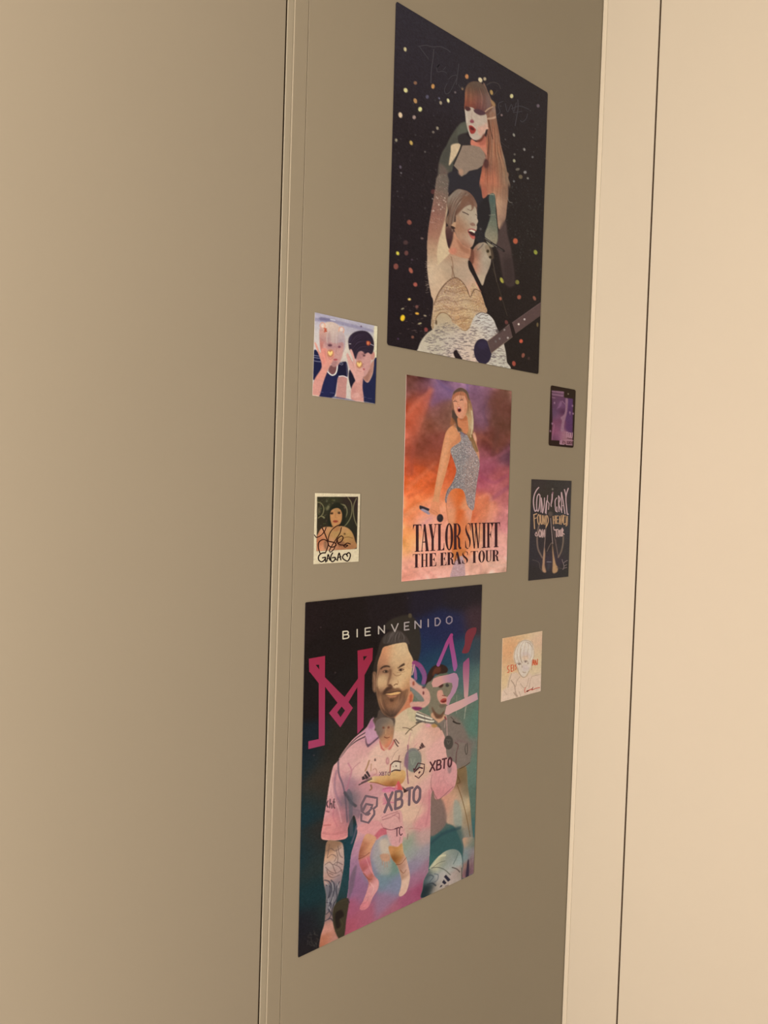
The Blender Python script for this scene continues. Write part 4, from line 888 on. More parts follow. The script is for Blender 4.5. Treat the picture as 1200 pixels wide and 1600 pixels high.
    b.fill(hd, (50, 39, 35), .6)
    mhd = b.mask([(285, 300), (300, 200), (400, 140), (500, 128), (590, 200), (640, 310), (560, 300), (420, 310)], True, .8)
    b.comp(mhd, (72, 62, 60), .8)
    b.strands([(300, 290), (340, 190), (400, 140)], [(560, 290), (560, 220), (540, 160)], 34, [(112, 100, 98), (46, 36, 32), (84, 74, 72)], .9, .55, 9)
    b.fill([(145, 690), (195, 700), (205, 830), (185, 950), (150, 940), (140, 860)], (118, 84, 66), .6)
    b.line([(160, 720), (175, 820), (170, 920)], (168, 124, 100), 1.2, .7)
    fc = [(215, 560), (255, 440), (285, 360), (345, 335), (430, 312), (520, 296), (592, 300), (625, 400), (675, 500), (684, 560), (672, 640), (660, 720), (650, 800), (645, 880), (640, 960), (590, 1070), (520, 1180), (430, 1285), (340, 1275), (265, 1205), (215, 1060), (195, 920), (205, 700)]
    mf = b.fill(fc, (206, 168, 132), .45)
    b.comp(mf, b.field([(300, 420, (200, 132, 98)), (250, 540, (158, 108, 84)), (280, 520, (196, 136, 104)), (370, 420, (204, 158, 122)), (450, 400, (208, 172, 136)), (540, 380, (206, 172, 138)), (600, 450, (210, 172, 136)), (640, 560, (204, 162, 126)), (420, 540, (204, 166, 130)), (520, 530, (200, 160, 126)),
                        (220, 680, (136, 92, 72)), (260, 760, (205, 168, 130)), (300, 800, (212, 176, 138)), (250, 850, (198, 154, 116)), (350, 650, (150, 106, 82)), (370, 750, (118, 80, 62)), (430, 740, (206, 164, 126)), (440, 640, (196, 156, 120)), (420, 830, (216, 178, 140)), (480, 800, (214, 174, 136)), (540, 720, (212, 176, 138)), (600, 700, (206, 164, 124)),
                        (560, 820, (210, 168, 128)), (620, 820, (186, 132, 98)), (600, 900, (178, 124, 92)), (340, 860, (176, 128, 98)), (620, 980, (190, 128, 96)), (530, 1120, (150, 104, 84)), (220, 960, (118, 82, 66))], 6))
    beard = [(198, 880), (230, 940), (260, 960), (300, 925), (340, 885), (390, 872), (430, 905), (490, 900), (540, 940), (575, 930), (615, 920), (600, 1040), (530, 1170), (430, 1285), (340, 1275), (265, 1205), (215, 1060)]
    mbd = b.fill(beard, (132, 92, 70), 1.0, .9)
    b.comp(mbd, b.field([(220, 960, (104, 72, 56)), (270, 1000, (150, 108, 80)), (300, 960, (84, 56, 44)), (350, 905, (92, 62, 48)), (400, 890, (110, 76, 58)), (470, 915, (140, 96, 70)), (525, 960, (84, 56, 46)), (560, 960, (150, 104, 76)), (590, 960, (150, 104, 76)), (400, 1040, (118, 78, 56)), (370, 1060, (92, 60, 44)), (430, 1110, (170, 118, 88)), (330, 1110, (150, 100, 74)),
                         (270, 1130, (110, 76, 58)), (300, 1210, (74, 52, 44)), (400, 1250, (60, 44, 40)), (470, 1180, (126, 88, 72)), (540, 1080, (128, 92, 74))], 5), .9)
    b.strands([(230, 960), (260, 1120), (330, 1240)], [(600, 960), (560, 1080), (440, 1260)], 40, [(70, 48, 40), (170, 122, 94), (96, 66, 52)], .7, .3, 14, mbd)
    b.fill([(280, 970), (320, 905), (385, 880), (400, 905), (350, 930), (300, 985)], (66, 44, 36), .8, .85)
    b.fill([(320, 975), (400, 965), (470, 950), (515, 948), (505, 975), (460, 985), (390, 998), (340, 990)], (214, 164, 112), .4)
    b.line([(312, 970), (400, 958), (470, 942), (520, 945)], (70, 44, 38), 1.3); b.line([(330, 992), (400, 1003), (470, 992), (505, 975)], (134, 82, 64), 1.2)
    b.fill([(335, 1000), (400, 1008), (470, 998), (440, 1022), (370, 1024)], (186, 124, 96), .6, .9)
    b.fill([(365, 1050), (400, 1045), (425, 1060), (395, 1085)], (70, 44, 36), .8, .8)
    b.fill([(245, 640), (270, 612), (310, 595), (360, 600), (378, 622), (330, 618), (280, 630), (258, 650)], (66, 46, 38), .5)
    b.fill([(475, 640), (505, 605), (545, 575), (565, 566), (572, 590), (520, 618)], (70, 48, 38), .6)
    b.fill([(272, 680), (310, 655), (350, 665), (355, 690), (310, 700)], (92, 64, 52), .5); b.fill([(290, 678), (315, 668), (340, 675), (320, 692)], (180, 140, 110), .3, .8); b.dot(322, 677, 15, 16, (48, 34, 30), .3)
    b.fill([(488, 660), (515, 635), (550, 640), (565, 655), (520, 675)], (110, 78, 60), .5); b.dot(520, 655, 15, 15, (50, 36, 32), .3); b.dot(540, 655, 7, 6, (190, 150, 120), .3)
    b.line([(270, 700), (310, 715), (350, 705)], (150, 108, 84), 1.0, .7); b.line([(420, 705), (450, 732), (500, 728), (525, 708)], (146, 104, 78), 1.2, .8); b.line([(470, 690), (520, 690), (570, 680)], (150, 108, 82), .9, .7)
    b.line([(470, 615), (500, 640), (570, 625)], (140, 100, 74), .9, .6)
    b.fill([(360, 650), (395, 660), (390, 740), (370, 800), (350, 860), (335, 870), (345, 800), (365, 720)], (112, 76, 58), 1.0, .85)
    b.fill([(345, 860), (380, 845), (410, 880), (380, 890)], (96, 62, 48), .6); b.line([(430, 862), (455, 845), (475, 848)], (110, 72, 52), 1.4); b.line([(480, 800), (485, 830), (465, 850)], (160, 112, 82), 1.0, .7)
    b.line([(630, 560), (600, 600), (640, 640)], (180, 132, 100), 1.0, .5)
    b.line([(240, 640), (210, 760), (205, 900)], (104, 74, 60), 1.6, .5)
    b.fill([(646, 760), (680, 780), (720, 820), (690, 880), (645, 880)], (210, 158, 136), .5); b.fill([(672, 800), (700, 810), (695, 850), (675, 850)], (140, 72, 56), .6)
    # ---- brushed S between the heads
    purple = (146, 66, 118)
    b.line([(700, 560), (770, 600), (825, 690), (838, 760), (825, 830)], purple, 7.5, .95, .5)
    b.line([(790, 640), (835, 740), (822, 835)], (118, 86, 136), 6.5, .6, 1.0)
    b.line([(690, 600), (712, 680), (720, 780)], (150, 92, 140), 5, .9, .6); b.line([(700, 590), (690, 650), (672, 720)], (206, 158, 150), 2.2, .9)
    b.fill([(650, 770), (690, 775), (740, 830), (830, 880), (890, 930), (915, 1010), (905, 1090), (850, 1150), (780, 1165), (660, 1150), (650, 1090), (740, 1080), (830, 1070), (780, 990), (700, 920), (655, 880)], (206, 152, 142), .6)
    b.fill([(650, 890), (700, 920), (780, 985), (830, 1065), (780, 1070), (720, 1020), (660, 940)], (122, 122, 118), .6)
    b.dot(690, 838, 14, 30, (150, 74, 60), .8); b.dot(823, 965, 10, 24, (92, 36, 44), .6); b.dot(825, 890, 22, 16, (70, 40, 48), .8, .9)
    b.fill([(665, 1160), (720, 1148), (800, 1160), (790, 1185), (720, 1200)], (122, 42, 88), .7)
    b.fill([(700, 760), (780, 840), (860, 850), (840, 880), (760, 850)], (60, 88, 104), 1.0, .7)
    # shoulder stripes and collar
    b.view(*N)
    b.fill([(0, 1060), (60, 1075), (190, 1130), (260, 1180), (310, 1260), (200, 1215), (90, 1190), (0, 1170)], (112, 102, 96), .6)
    b.line([(0, 1078), (70, 1105), (150, 1130), (195, 1145)], (224, 208, 192), 2.2); b.line([(0, 1130), (80, 1155), (160, 1172), (215, 1175)], (222, 206, 190), 2.4); b.line([(100, 1090), (110, 1200)], (96, 74, 70), .8, .6)
    b.line([(0, 1195), (60, 1180)], (92, 80, 74), 2.4); b.fill([(110, 1215), (160, 1210), (180, 1235), (140, 1250)], (214, 150, 160), .8)
    b.fill([(185, 1225), (240, 1200), (270, 1230), (220, 1255)], (176, 132, 84), .8); b.line([(220, 1190), (280, 1230), (310, 1280)], (104, 92, 80), 1.8, .9)
    b.line([(375, 1100), (380, 1200), (385, 1350)], (205, 160, 156), 1.2, .8); b.line([(355, 1120), (372, 1150)], (128, 60, 66), 2.2, .9); b.line([(360, 1180), (352, 1250)], (205, 170, 160), .8, .8)
    b.line([(505, 850), (500, 1080)], (150, 150, 136), .9, .7); b.line([(620, 960), (600, 1140)], (170, 166, 152), 1.2, .8); b.line([(640, 950), (610, 1050)], (185, 160, 150), .8, .6)
    b.line([(430, 1120), (470, 1160)], (70, 56, 52), 1.0, .8); b.line([(460, 1170), (500, 1195), (545, 1205)], (52, 44, 40), 1.8)
    b.dot(402, 1440, 58, 86, (74, 66, 62), .5); b.line([(375, 1405), (430, 1408)], (116, 104, 98), .9, .8); b.line([(385, 1430), (400, 1460), (420, 1430)], (116, 104, 98), .9, .7)
    # crest, marks and creases
    b.view(*Q)
    b.line([(290, 125), (340, 130), (400, 155)], (104, 80, 66), 1.0, .9); b.line([(325, 200), (370, 150), (430, 105), (480, 70)], (106, 88, 70), 1.8, .9)
    b.line([(350, 330), (350, 420), (340, 600), (355, 780)], (120, 60, 92), 1.6, .75); b.line([(385, 190), (360, 280), (362, 360)], (196, 142, 142), 1.4, .7); b.line([(460, 310), (420, 360)], (196, 132, 138), 1.2, .7)
    b.dot(410, 505, 98, 138, (124, 118, 118), .5); b.fill([(315, 480), (345, 400), (360, 450), (350, 600), (330, 600), (305, 560)], (134, 92, 116), .8, .8); b.fill([(370, 420), (480, 420), (500, 500), (470, 620), (380, 630)], (122, 126, 116), 1.2, .7)
    for y in (400, 420, 442): b.line([(370, y+18), (420, y+6), (470, y)], (150, 150, 140), .7, .7)
    b.line([(385, 490), (405, 560), (435, 490)], (146, 146, 134), 1.2, .8); b.line([(330, 390), (380, 370), (450, 372), (500, 430), (505, 520)], (96, 92, 92), .8, .6)
    three_bars(b, [[(484, 350), (498, 340), (512, 362), (490, 372)], [(496, 328), (508, 316), (532, 352), (514, 360)], [(506, 310), (517, 298), (546, 344), (532, 352)]], [(468, 386), (550, 350)], (70, 46, 48), 1.3)
    b.dot(838, 600, 24, 62, (150, 118, 122), .8, .8)
    b.line([(635, 680), (620, 760), (630, 870)], (160, 106, 112), 1.2, .7); b.line([(625, 830), (690, 960), (720, 965), (880, 820)], (136, 92, 92), 1.2, .8)
    b.line([(560, 900), (500, 1060), (410, 1260)], (186, 132, 128), 1.4, .5); b.line([(360, 1310), (440, 1305), (500, 1320), (480, 1345)], (186, 122, 124), 1.2, .7); b.line([(600, 860), (600, 1060), (560, 1280)], (190, 116, 128), 3, .5, 1.0)
    b.line([(720, 700), (700, 800)], (190, 122, 130), 1, .6); b.line([(790, 600), (770, 720), (820, 800)], (190, 122, 130), 1, .5)
    # ---- small running player
    b.view(*O)
    mh = b.fill([(890, 70), (940, 20), (1020, 10), (1085, 40), (1105, 120), (1098, 210), (1075, 300), (1020, 370), (960, 350), (930, 250), (900, 180)], (122, 106, 98), .8)
    b.comp(mh, b.field([(920, 80, (104, 88, 84)), (960, 130, (130, 112, 100)), (1000, 70, (120, 104, 94)), (1075, 80, (140, 118, 104)), (940, 180, (96, 80, 78)), (1010, 130, (172, 126, 98)), (1040, 150, (176, 120, 92)), (1010, 200, (172, 126, 100)), (1070, 200, (150, 110, 88)), (1050, 240, (206, 136, 98)), (990, 240, (168, 118, 88)), (1030, 320, (206, 120, 96)), (970, 300, (190, 140, 112))], 5))
    b.dot(980, 128, 13, 14, (116, 66, 52), .6); b.dot(1040, 125, 12, 14, (116, 66, 52), .6); b.line([(1010, 140), (1005, 200)], (196, 146, 112), 1.2, .7); b.line([(990, 238), (1020, 250), (1050, 240)], (116, 58, 46), 1.2)
    b.fill([(930, 260), (960, 330), (1010, 370), (1060, 340), (1105, 260), (1110, 310), (1060, 390), (1020, 380), (985, 400), (945, 370)], (206, 128, 120), .5); b.fill([(965, 330), (1010, 370), (1050, 345), (1020, 390), (985, 385)], (206, 150, 126), .5)
    b.line([(935, 290), (960, 370), (990, 400)], (170, 84, 76), 1.0, .8); b.line([(1105, 280), (1075, 350), (1050, 390)], (176, 92, 86), 1.0, .8)
    b.view(*Q); b.line([(190, 270), (215, 320), (235, 345)], (78, 50, 52), 1.4); b.line([(205, 260), (245, 310)], (78, 50, 52), 1.2)
    b.line([(160, 500), (200, 420), (240, 385)], (150, 112, 106), .8, .7); b.line([(240, 510), (250, 455)], (120, 80, 74), 1.6, .8)
    b.dot(112, 515, 22, 44, (176, 112, 118), .6, .8); b.dot(114, 512, 9, 26, (214, 160, 158), .5, .8)
    b.view(*O)
    b.line([(830, 480), (880, 460), (960, 470)], (196, 166, 156), 1.0, .7); b.line([(810, 520), (790, 580), (765, 640)], (150, 108, 76), 2.4, .8); b.line([(835, 560), (830, 640)], (160, 118, 84), 1.6, .6); b.line([(830, 810), (840, 850), (820, 870)], (130, 92, 66), 2.4, .8)
    b.fill([(868, 520), (880, 490), (892, 522)], (110, 82, 80), .4); b.line([(855, 630), (880, 615), (900, 640), (890, 680), (860, 690)], (176, 116, 108), 1.2, .8)
    ar = [(790, 770), (850, 712), (930, 705), (1010, 695), (1080, 660), (1143, 640), (1230, 640), (1240, 720), (1200, 790), (1143, 815), (1050, 825), (940, 795), (860, 780)]
    ma = b.fill(ar, (204, 158, 112), .5)
    b.comp(ma, b.field([(850, 740, (210, 174, 134)), (930, 740, (212, 170, 122)), (1010, 720, (206, 160, 112)), (1100, 690, (208, 164, 112)), (1180, 680, (205, 158, 108)), (900, 780, (176, 116, 70)), (1000, 790, (166, 106, 64)), (1080, 800, (150, 92, 54)), (1160, 770, (188, 132, 84))], 5))
    b.line([(820, 775), (900, 785), (980, 812), (1060, 825), (1143, 812)], (120, 66, 40), 1.2, .85)
    three_bars(b, [[(722, 716), (746, 700), (768, 738), (728, 752)], [(748, 690), (766, 674), (806, 726), (774, 742)], [(768, 656), (788, 640), (826, 704), (808, 720)]], [(690, 806), (838, 738)], (60, 46, 50), 2.0); b.line([(715, 782), (836, 722)], (66, 52, 56), 1.0)
    b.view(*Q)
    b.fill([(145, 560), (185, 525), (262, 520), (268, 630), (200, 625), (150, 645)], (212, 188, 172), .4); b.line([(150, 560), (185, 525), (220, 518), (268, 528)], (60, 34, 34), 1.8); b.line([(160, 640), (200, 622), (262, 628)], (60, 34, 34), 1.8); b.line([(262, 525), (262, 628)], (110, 70, 72), 1.0, .8); b.line([(148, 560), (140, 650)], (150, 60, 56), 1.8, .8)
    b.dot(213, 575, 7, 8, (56, 34, 34), .3); b.dot(180, 582, 4, 5, (110, 80, 76), .3)
    b.fill([(195, 830), (215, 790), (240, 748), (265, 790), (290, 850), (250, 860), (215, 850)], (202, 84, 88), .4); b.fill([(200, 830), (220, 790), (230, 830)], (220, 140, 150), .6, .8)
    b.fill([(285, 815), (320, 845), (375, 848), (310, 888), (300, 860)], (62, 40, 42), .4)
    mpk = b.fill([(50, 850), (120, 815), (200, 830), (230, 860), (140, 885), (60, 880)], (206, 120, 150), .8, .9); b.line([(60, 845), (140, 830), (200, 845)], (176, 72, 110), 1.2, .8)
    b.line([(50, 920), (110, 900), (190, 905)], (206, 140, 150), 1.6, .7); b.line([(60, 1020), (130, 1000), (200, 1005)], (188, 96, 130), 1.6, .7); b.fill([(60, 950), (110, 930), (120, 1010), (70, 1010)], (190, 92, 128), 1.5, .5); b.line([(130, 920), (170, 880)], (170, 60, 96), 1.4, .6)
    # shorts and legs
    b.view(*L)
    b.fill([(545, 345), (600, 325), (650, 318), (668, 350), (672, 400), (690, 480), (640, 440), (590, 432), (552, 415)], (208, 152, 152), .5)
    b.fill([(400, 430), (440, 400), (520, 380), (560, 420), (585, 450), (545, 475), (520, 495), (490, 470), (440, 460)], (208, 142, 146), .6)
    b.fill([(500, 480), (540, 430), (575, 430), (585, 460), (545, 470), (515, 495)], (188, 92, 108), .8, .9)
    b.fill([(575, 440), (600, 430), (655, 430), (672, 460), (665, 520), (645, 535), (610, 530), (590, 500)], (208, 150, 154), .5)
    b.line([(548, 365), (590, 345), (640, 330)], (150, 92, 100), 1.0, .9); b.line([(550, 378), (600, 362), (645, 338), (650, 372)], (146, 88, 96), 1.0, .9); b.line([(556, 425), (600, 436), (650, 425)], (130, 76, 84), 1.2, .9); b.line([(545, 400), (552, 420)], (176, 112, 120), 1.0, .8); b.line([(610, 350), (640, 360), (655, 390)], (170, 108, 116), .9, .7)
    lg = [(455, 462), (500, 470), (515, 490), (490, 540), (478, 590), (485, 640), (500, 700), (528, 735), (525, 780), (495, 830), (470, 885), (440, 905), (418, 895), (440, 850), (462, 790), (470, 740), (440, 690), (418, 640), (412, 590), (425, 530)]
    ml = b.fill(lg, (196, 124, 128), .5)
    b.comp(ml, b.field([(470, 480, (206, 150, 120)), (440, 520, (176, 110, 86)), (480, 540, (206, 146, 112)), (450, 570, (196, 132, 108)), (420, 570, (140, 80, 62)), (450, 620, (190, 104, 120)), (430, 650, (160, 84, 84)), (470, 680, (196, 120, 128)), (500, 720, (206, 140, 146)), (480, 715, (160, 84, 66)), (510, 760, (212, 148, 150)), (470, 820, (206, 138, 142)), (440, 880, (206, 122, 132)), (490, 800, (206, 142, 148))], 5))
    b.line([(412, 605), (440, 595), (475, 570)], (110, 54, 50), 1.2, .8); b.line([(415, 590), (445, 588)], (140, 70, 60), 1.0, .7); b.line([(440, 690), (470, 725), (490, 725)], (130, 70, 60), 1.4, .7); b.line([(430, 870), (455, 860), (470, 830)], (180, 96, 112), 1, .6)
    b.fill([(520, 492), (560, 472), (592, 470), (596, 540), (606, 620), (596, 690), (560, 700), (530, 690), (505, 640), (490, 600), (500, 540)], (176, 162, 158), 2.6, .55)
    b.fill([(536, 500), (580, 492), (596, 560), (590, 620), (560, 610), (540, 560)], (206, 180, 162), 2.0, .7)
    for pts in ([(548, 600), (552, 640)], [(562, 606), (566, 655)], [(576, 606), (580, 652)], [(588, 598), (594, 632)]): b.line(pts, (176, 128, 108), 1.6, .55)
    b.fill([(540, 580), (590, 578), (594, 612), (566, 622), (544, 608)], (188, 136, 112), .8, .85)
    for pts in ([(418, 893), (432, 884)], [(424, 900), (440, 890)], [(436, 903), (450, 890)]): b.line(pts, (160, 88, 98), .8, .7)
    b.line([(478, 745), (500, 775), (490, 815)], (222, 168, 166), 1.6, .6); b.line([(455, 600), (478, 660), (500, 700)], (220, 150, 156), 1.4, .5)
    l3 = [(590, 532), (640, 535), (665, 515), (675, 570), (692, 610), (710, 690), (708, 740), (690, 800), (660, 825), (648, 815), (660, 770), (662, 720), (640, 650), (610, 610), (595, 575)]
    m3 = b.fill(l3, (212, 168, 150), .5)
    b.comp(m3, b.field([(605, 550, (190, 130, 84)), (640, 560, (186, 128, 76)), (620, 600, (128, 76, 38)), (660, 560, (206, 160, 118)), (650, 610, (160, 100, 52)), (675, 610, (206, 160, 150)), (650, 650, (166, 120, 104)), (690, 670, (216, 168, 158)), (670, 690, (170, 128, 108)), (690, 740, (216, 176, 160)), (680, 790, (214, 172, 156)), (655, 815, (212, 166, 152))], 5))
    b.line([(630, 640), (660, 635), (690, 600)], (120, 72, 50), 1.2, .8); b.line([(655, 670), (675, 690), (690, 670)], (130, 84, 66), 1.2, .7)
    b.line([(700, 460), (698, 490)], (120, 84, 88), 1.2, .8); b.line([(655, 480), (650, 510)], (120, 84, 88), 1.0, .8)
    # ---- tattooed forearm
    fa = [(228, 505), (270, 500), (315, 515), (325, 580), (325, 640), (312, 720), (298, 790), (275, 870), (262, 940), (262, 985), (280, 1040), (292, 1085), (240, 1120), (185, 1135), (190, 1060), (212, 985), (220, 900), (222, 820), (208, 740), (206, 660), (215, 580)]
    mfa = b.fill(fa, (168, 132, 122), .5)
    b.comp(mfa, b.field([(250, 530, (140, 104, 84)), (250, 590, (196, 148, 122)), (290, 580, (180, 150, 144)), (240, 640, (176, 150, 146)), (290, 670, (172, 140, 138)), (240, 700, (176, 136, 128)), (300, 720, (140, 116, 122)), (250, 780, (104, 98, 108)), (240, 860, (116, 108, 116)), (250, 940, (130, 104, 104)), (235, 1000, (190, 130, 118)), (215, 1080, (172, 108, 86)), (250, 1080, (176, 122, 112)), (200, 1110, (164, 96, 72))], 6))
    for pts in ([(225, 560), (250, 545), (275, 560), (310, 540)], [(230, 600), (255, 580), (280, 595), (270, 620)], [(215, 640), (240, 625), (262, 640), (285, 625), (318, 640)], [(218, 655), (245, 680), (280, 690), (315, 670)], [(260, 640), (268, 665), (280, 690)], [(225, 670), (235, 700), (260, 715), (300, 700)], [(290, 530), (300, 580), (318, 600)],
                [(240, 520), (235, 560), (228, 600)], [(280, 550), (290, 600), (285, 640)], [(270, 640), (300, 655), (318, 690)], [(240, 690), (262, 700)]):
        b.line(pts, (92, 70, 70), .9, .8)
    for pts in ([(212, 730), (240, 740), (255, 780), (240, 830)], [(222, 760), (245, 770), (240, 810), (228, 850)], [(300, 740), (280, 780), (285, 830), (262, 880)], [(250, 730), (270, 760), (262, 820), (240, 880)], [(225, 860), (250, 870), (240, 910), (222, 930)], [(270, 860), (255, 910), (262, 950)], [(235, 900), (250, 930), (235, 960)], [(215, 970), (245, 955), (262, 970)]):
        b.line(pts, (52, 50, 62), 1.5, .85)
    for pts in ([(218, 745), (236, 765)], [(258, 745), (262, 790)], [(288, 750), (294, 775)], [(232, 840), (236, 870)], [(262, 830), (255, 860)], [(240, 890), (246, 905)]): b.line(pts, (168, 160, 164), 1.0, .8)
    b.fill([(262, 900), (300, 850), (345, 835), (355, 860), (340, 960), (328, 1055), (300, 1075), (268, 1010)], (56, 48, 36), .6)
    b.fill([(275, 930), (310, 905), (325, 940), (300, 960), (305, 1000), (280, 1010)], (28, 20, 20), .8, .9); b.line([(305, 960), (318, 990), (300, 1020), (275, 1030)], (66, 60, 40), 1.2, .8); b.line([(300, 855), (340, 845)], (70, 64, 48), 1.0, .6)
    b.fill([(360, 720), (400, 640), (385, 760), (362, 830), (350, 860)], (92, 78, 92), 1.0, .6)
    b.line([(345, 840), (358, 862)], (50, 40, 44), 1.4, .8)
    # ---- ball and hand
    b.view(640, 1310, 10.91)
    bl = [(190, 1010), (215, 860), (240, 700), (330, 540), (420, 400), (520, 280), (620, 210), (720, 185), (800, 200), (860, 260), (885, 360), (890, 520), (880, 700), (700, 800), (400, 930)]
    mbl = b.fill(bl, (166, 164, 162), .5)
    b.comp(mbl, b.field([(240, 900, (26, 44, 52)), (290, 640, (64, 78, 84)), (330, 850, (24, 36, 44)), (380, 660, (140, 144, 150)), (440, 480, (200, 188, 160)), (520, 350, (198, 188, 158)), (600, 340, (150, 146, 136)), (560, 420, (120, 120, 110)), (700, 240, (130, 138, 132)), (780, 260, (120, 128, 126)), (660, 340, (150, 152, 158)), (560, 470, (160, 168, 164)),
                         (700, 450, (156, 160, 158)), (840, 330, (156, 166, 168)), (650, 520, (172, 162, 160)), (760, 600, (178, 154, 152)), (520, 620, (176, 164, 164)), (500, 760, (176, 162, 160)), (420, 860, (170, 152, 140)), (560, 850, (176, 156, 148)), (850, 600, (150, 134, 128)), (780, 700, (176, 158, 154))], 6))
    b.line([(340, 500), (420, 390), (510, 300), (600, 290)], (212, 200, 172), 3.0, .7); b.line([(390, 490), (500, 410), (600, 380)], (104, 104, 94), 1.0, .8); b.line([(370, 500), (480, 490), (590, 530), (690, 620)], (92, 92, 86), 1.2, .8); b.line([(720, 490), (800, 520), (850, 570)], (80, 70, 68), 1.6, .8); b.line([(820, 240), (790, 330), (740, 430)], (92, 104, 104), 1.4, .8)
    b.line([(290, 660), (340, 620), (400, 650), (350, 720), (320, 780)], (70, 80, 92), 1.6, .7); b.line([(420, 600), (480, 620), (470, 700), (420, 740)], (84, 92, 104), 1.4, .7); b.line([(300, 780), (380, 760), (440, 800)], (50, 56, 64), 2.0, .8)
    for q in ([(580, 650), (612, 615), (692, 700), (650, 735)], [(545, 745), (578, 700), (625, 755), (590, 782)], [(505, 835), (522, 800), (558, 790), (535, 822)]): b.fill(q, (34, 32, 52), .3, smooth=False)
    b.line([(600, 810), (655, 795)], (104, 82, 76), 1.2, .7)
    hn = [(900, 0), (1000, -20), (1090, 0), (1110, 300), (1110, 620), (1060, 600), (980, 650), (905, 670), (890, 640), (905, 480), (905, 300), (920, 150)]
    mhn = b.fill(hn, (128, 118, 122), .7)
    b.comp(mhn, b.field([(920, 60, (186, 146, 124)), (1000, 60, (146, 134, 122)), (1070, 80, (108, 116, 104)), (960, 200, (132, 136, 142)), (1050, 220, (138, 124, 132)), (930, 320, (120, 136, 140)), (1050, 350, (134, 108, 116)), (930, 480, (150, 112, 106)), (930, 620, (150, 104, 110)), (1050, 520, (142, 102, 112)), (985, 560, (84, 62, 78))], 5))
    b.fill([(985, 370), (1005, 380), (1000, 640), (950, 660), (965, 500)], (48, 38, 58), .6); b.line([(1040, 330), (1050, 480), (1040, 600)], (112, 80, 92), 1.0, .6); b.line([(880, 500), (885, 690)], (52, 44, 44), 1.2, .8)
    # mark of the painter in the lower corner
    b.view(*L)
    for i in range(12):
        x, y = rng.uniform(108, 172), rng.uniform(1015, 1115); b.line([(x, y), (x+rng.uniform(-12, 14), y+rng.uniform(5, 22)), (x+rng.uniform(-10, 20), y+rng.uniform(10, 30))], (76, 72, 66), .8, .55)
    b.img *= np.array([1.0, .99, .93]); b.tone = .98; o = sheet('football_poster', b, 'dark football poster of a bearded player in a pink jersey, lowest on the panel', 'poster', 'star posters on the cupboard panel', .0015, (30, 24, 30))
    # greeting
    k = Ink(b).view(*K); c = (196, 178, 150)
    def cc(x, y): t = min(1, max(0, (x-535)/170)); return tuple(np.array([206, 188, 158])*(1-t)+np.array([140, 122, 130])*t)
    base = lambda x: 368-(x-318)*.143
    gl = dict(B=[[(0, 0), (0, 1)], [(0, 0), (.7, .04), (.9, .24), (.7, .46), (0, .48)], [(0, .48), (.8, .52), (1, .76), (.8, .97), (0, 1)]], I=[[(.5, 0), (.5, 1)]], E=[[(0, 0), (0, 1)], [(0, 0), (1, 0)], [(0, .5), (.85, .5)], [(0, 1), (1, 1)]],
              N=[[(0, 1), (0, 0)], [(0, 0), (1, 1)], [(1, 1), (1, 0)]], V=[[(0, 0), (.5, 1)], [(.5, 1), (1, 0)]], D=[[(0, 0), (0, 1)], [(0, 0), (.6, .03), (1, .5), (.6, .97), (0, 1)]], O=[[(.5, 0), (.06, .2), (0, .5), (.06, .8), (.5, 1), (.94, .8), (1, .5), (.94, .2), (.5, 0)]],
              X=[[(0, 0), (1, 1)], [(1, 0), (0, 1)]], T=[[(0, 0), (1, 0)], [(.5, 0), (.5, 1)]], C=[[(.95, .15), (.5, 0), (.05, .3), (.05, .7), (.5, 1), (.95, .85)]])
    def word(k, txt, spans, topf, botf, col, wd, skew=0.0):
        for ch, (x0, x1) in zip(txt, spans):
            for st in gl[ch]:
                k.stroke([(x0+(x1-x0)*u + skew*(v-.5), topf(x0+(x1-x0)*u)*(1-v)+botf(x0+(x1-x0)*u)*v) for u, v in st], col, wd, ch in 'BDOC' and len(st) > 3)
    word(k, 'BIENVENIDO', [(320, 354), (396, 410), (450, 480), (528, 562), (604, 642), (680, 706), (742, 776), (812, 826), (860, 890), (926, 958)], lambda x: base(x)-43, base, cc, 1.9)
    k.build('greeting_lettering', o, 'pale spaced capitals')
    # brushed name
    k = Ink(b).view(*K)
    def pc(x, y):
        t = min(1, max(0, (y-1015)/155)); s = min(1, max(0, (x-480)/110))
        a = np.array([148, 40, 62])*(1-s)+np.array([144, 34, 54])*s; return tuple(a*(1-t)+np.array([152, 54, 84])*t)
    for g_ in ([(120, 484), (215, 467), (180, 519), (160, 520)], [(215, 467), (214, 592), (181, 547), (180, 519)], [(214, 592), (186, 612), (122, 560), (181, 547)], [(122, 560), (120, 484), (160, 520), (181, 547)]): k.poly(g_, pc)
    k.poly([(122, 556), (190, 606), (215, 612), (213, 990), (117, 1013), (117, 967), (178, 954), (178, 628)], pc)
    k.poly([(178, 600), (206, 584), (322, 702), (345, 745), (290, 745)], pc); k.poly([(310, 735), (408, 600), (450, 572), (346, 748)], pc)
    for g_ in ([(405, 436), (495, 420), (461, 468), (438, 470)], [(495, 420), (492, 492), (450, 572), (441, 496), (461, 468)], [(450, 572), (408, 600), (405, 436), (438, 470), (441, 496)]): k.poly(g_, pc)
    k.poly([(404, 606), (446, 560), (440, 885), (404, 925)], pc)
    for g_ in ([(322, 700), (378, 772), (332, 787), (312, 764)], [(378, 772), (304, 886), (305, 826), (332, 787)], [(304, 886), (238, 802), (286, 798), (305, 826)], [(238, 802), (322, 700), (312, 764), (286, 798)]): k.poly(g_, pc)
    k.build('brush_letter', o, 'tall pink first letter'); k = Ink(b)
    k.view(*N)
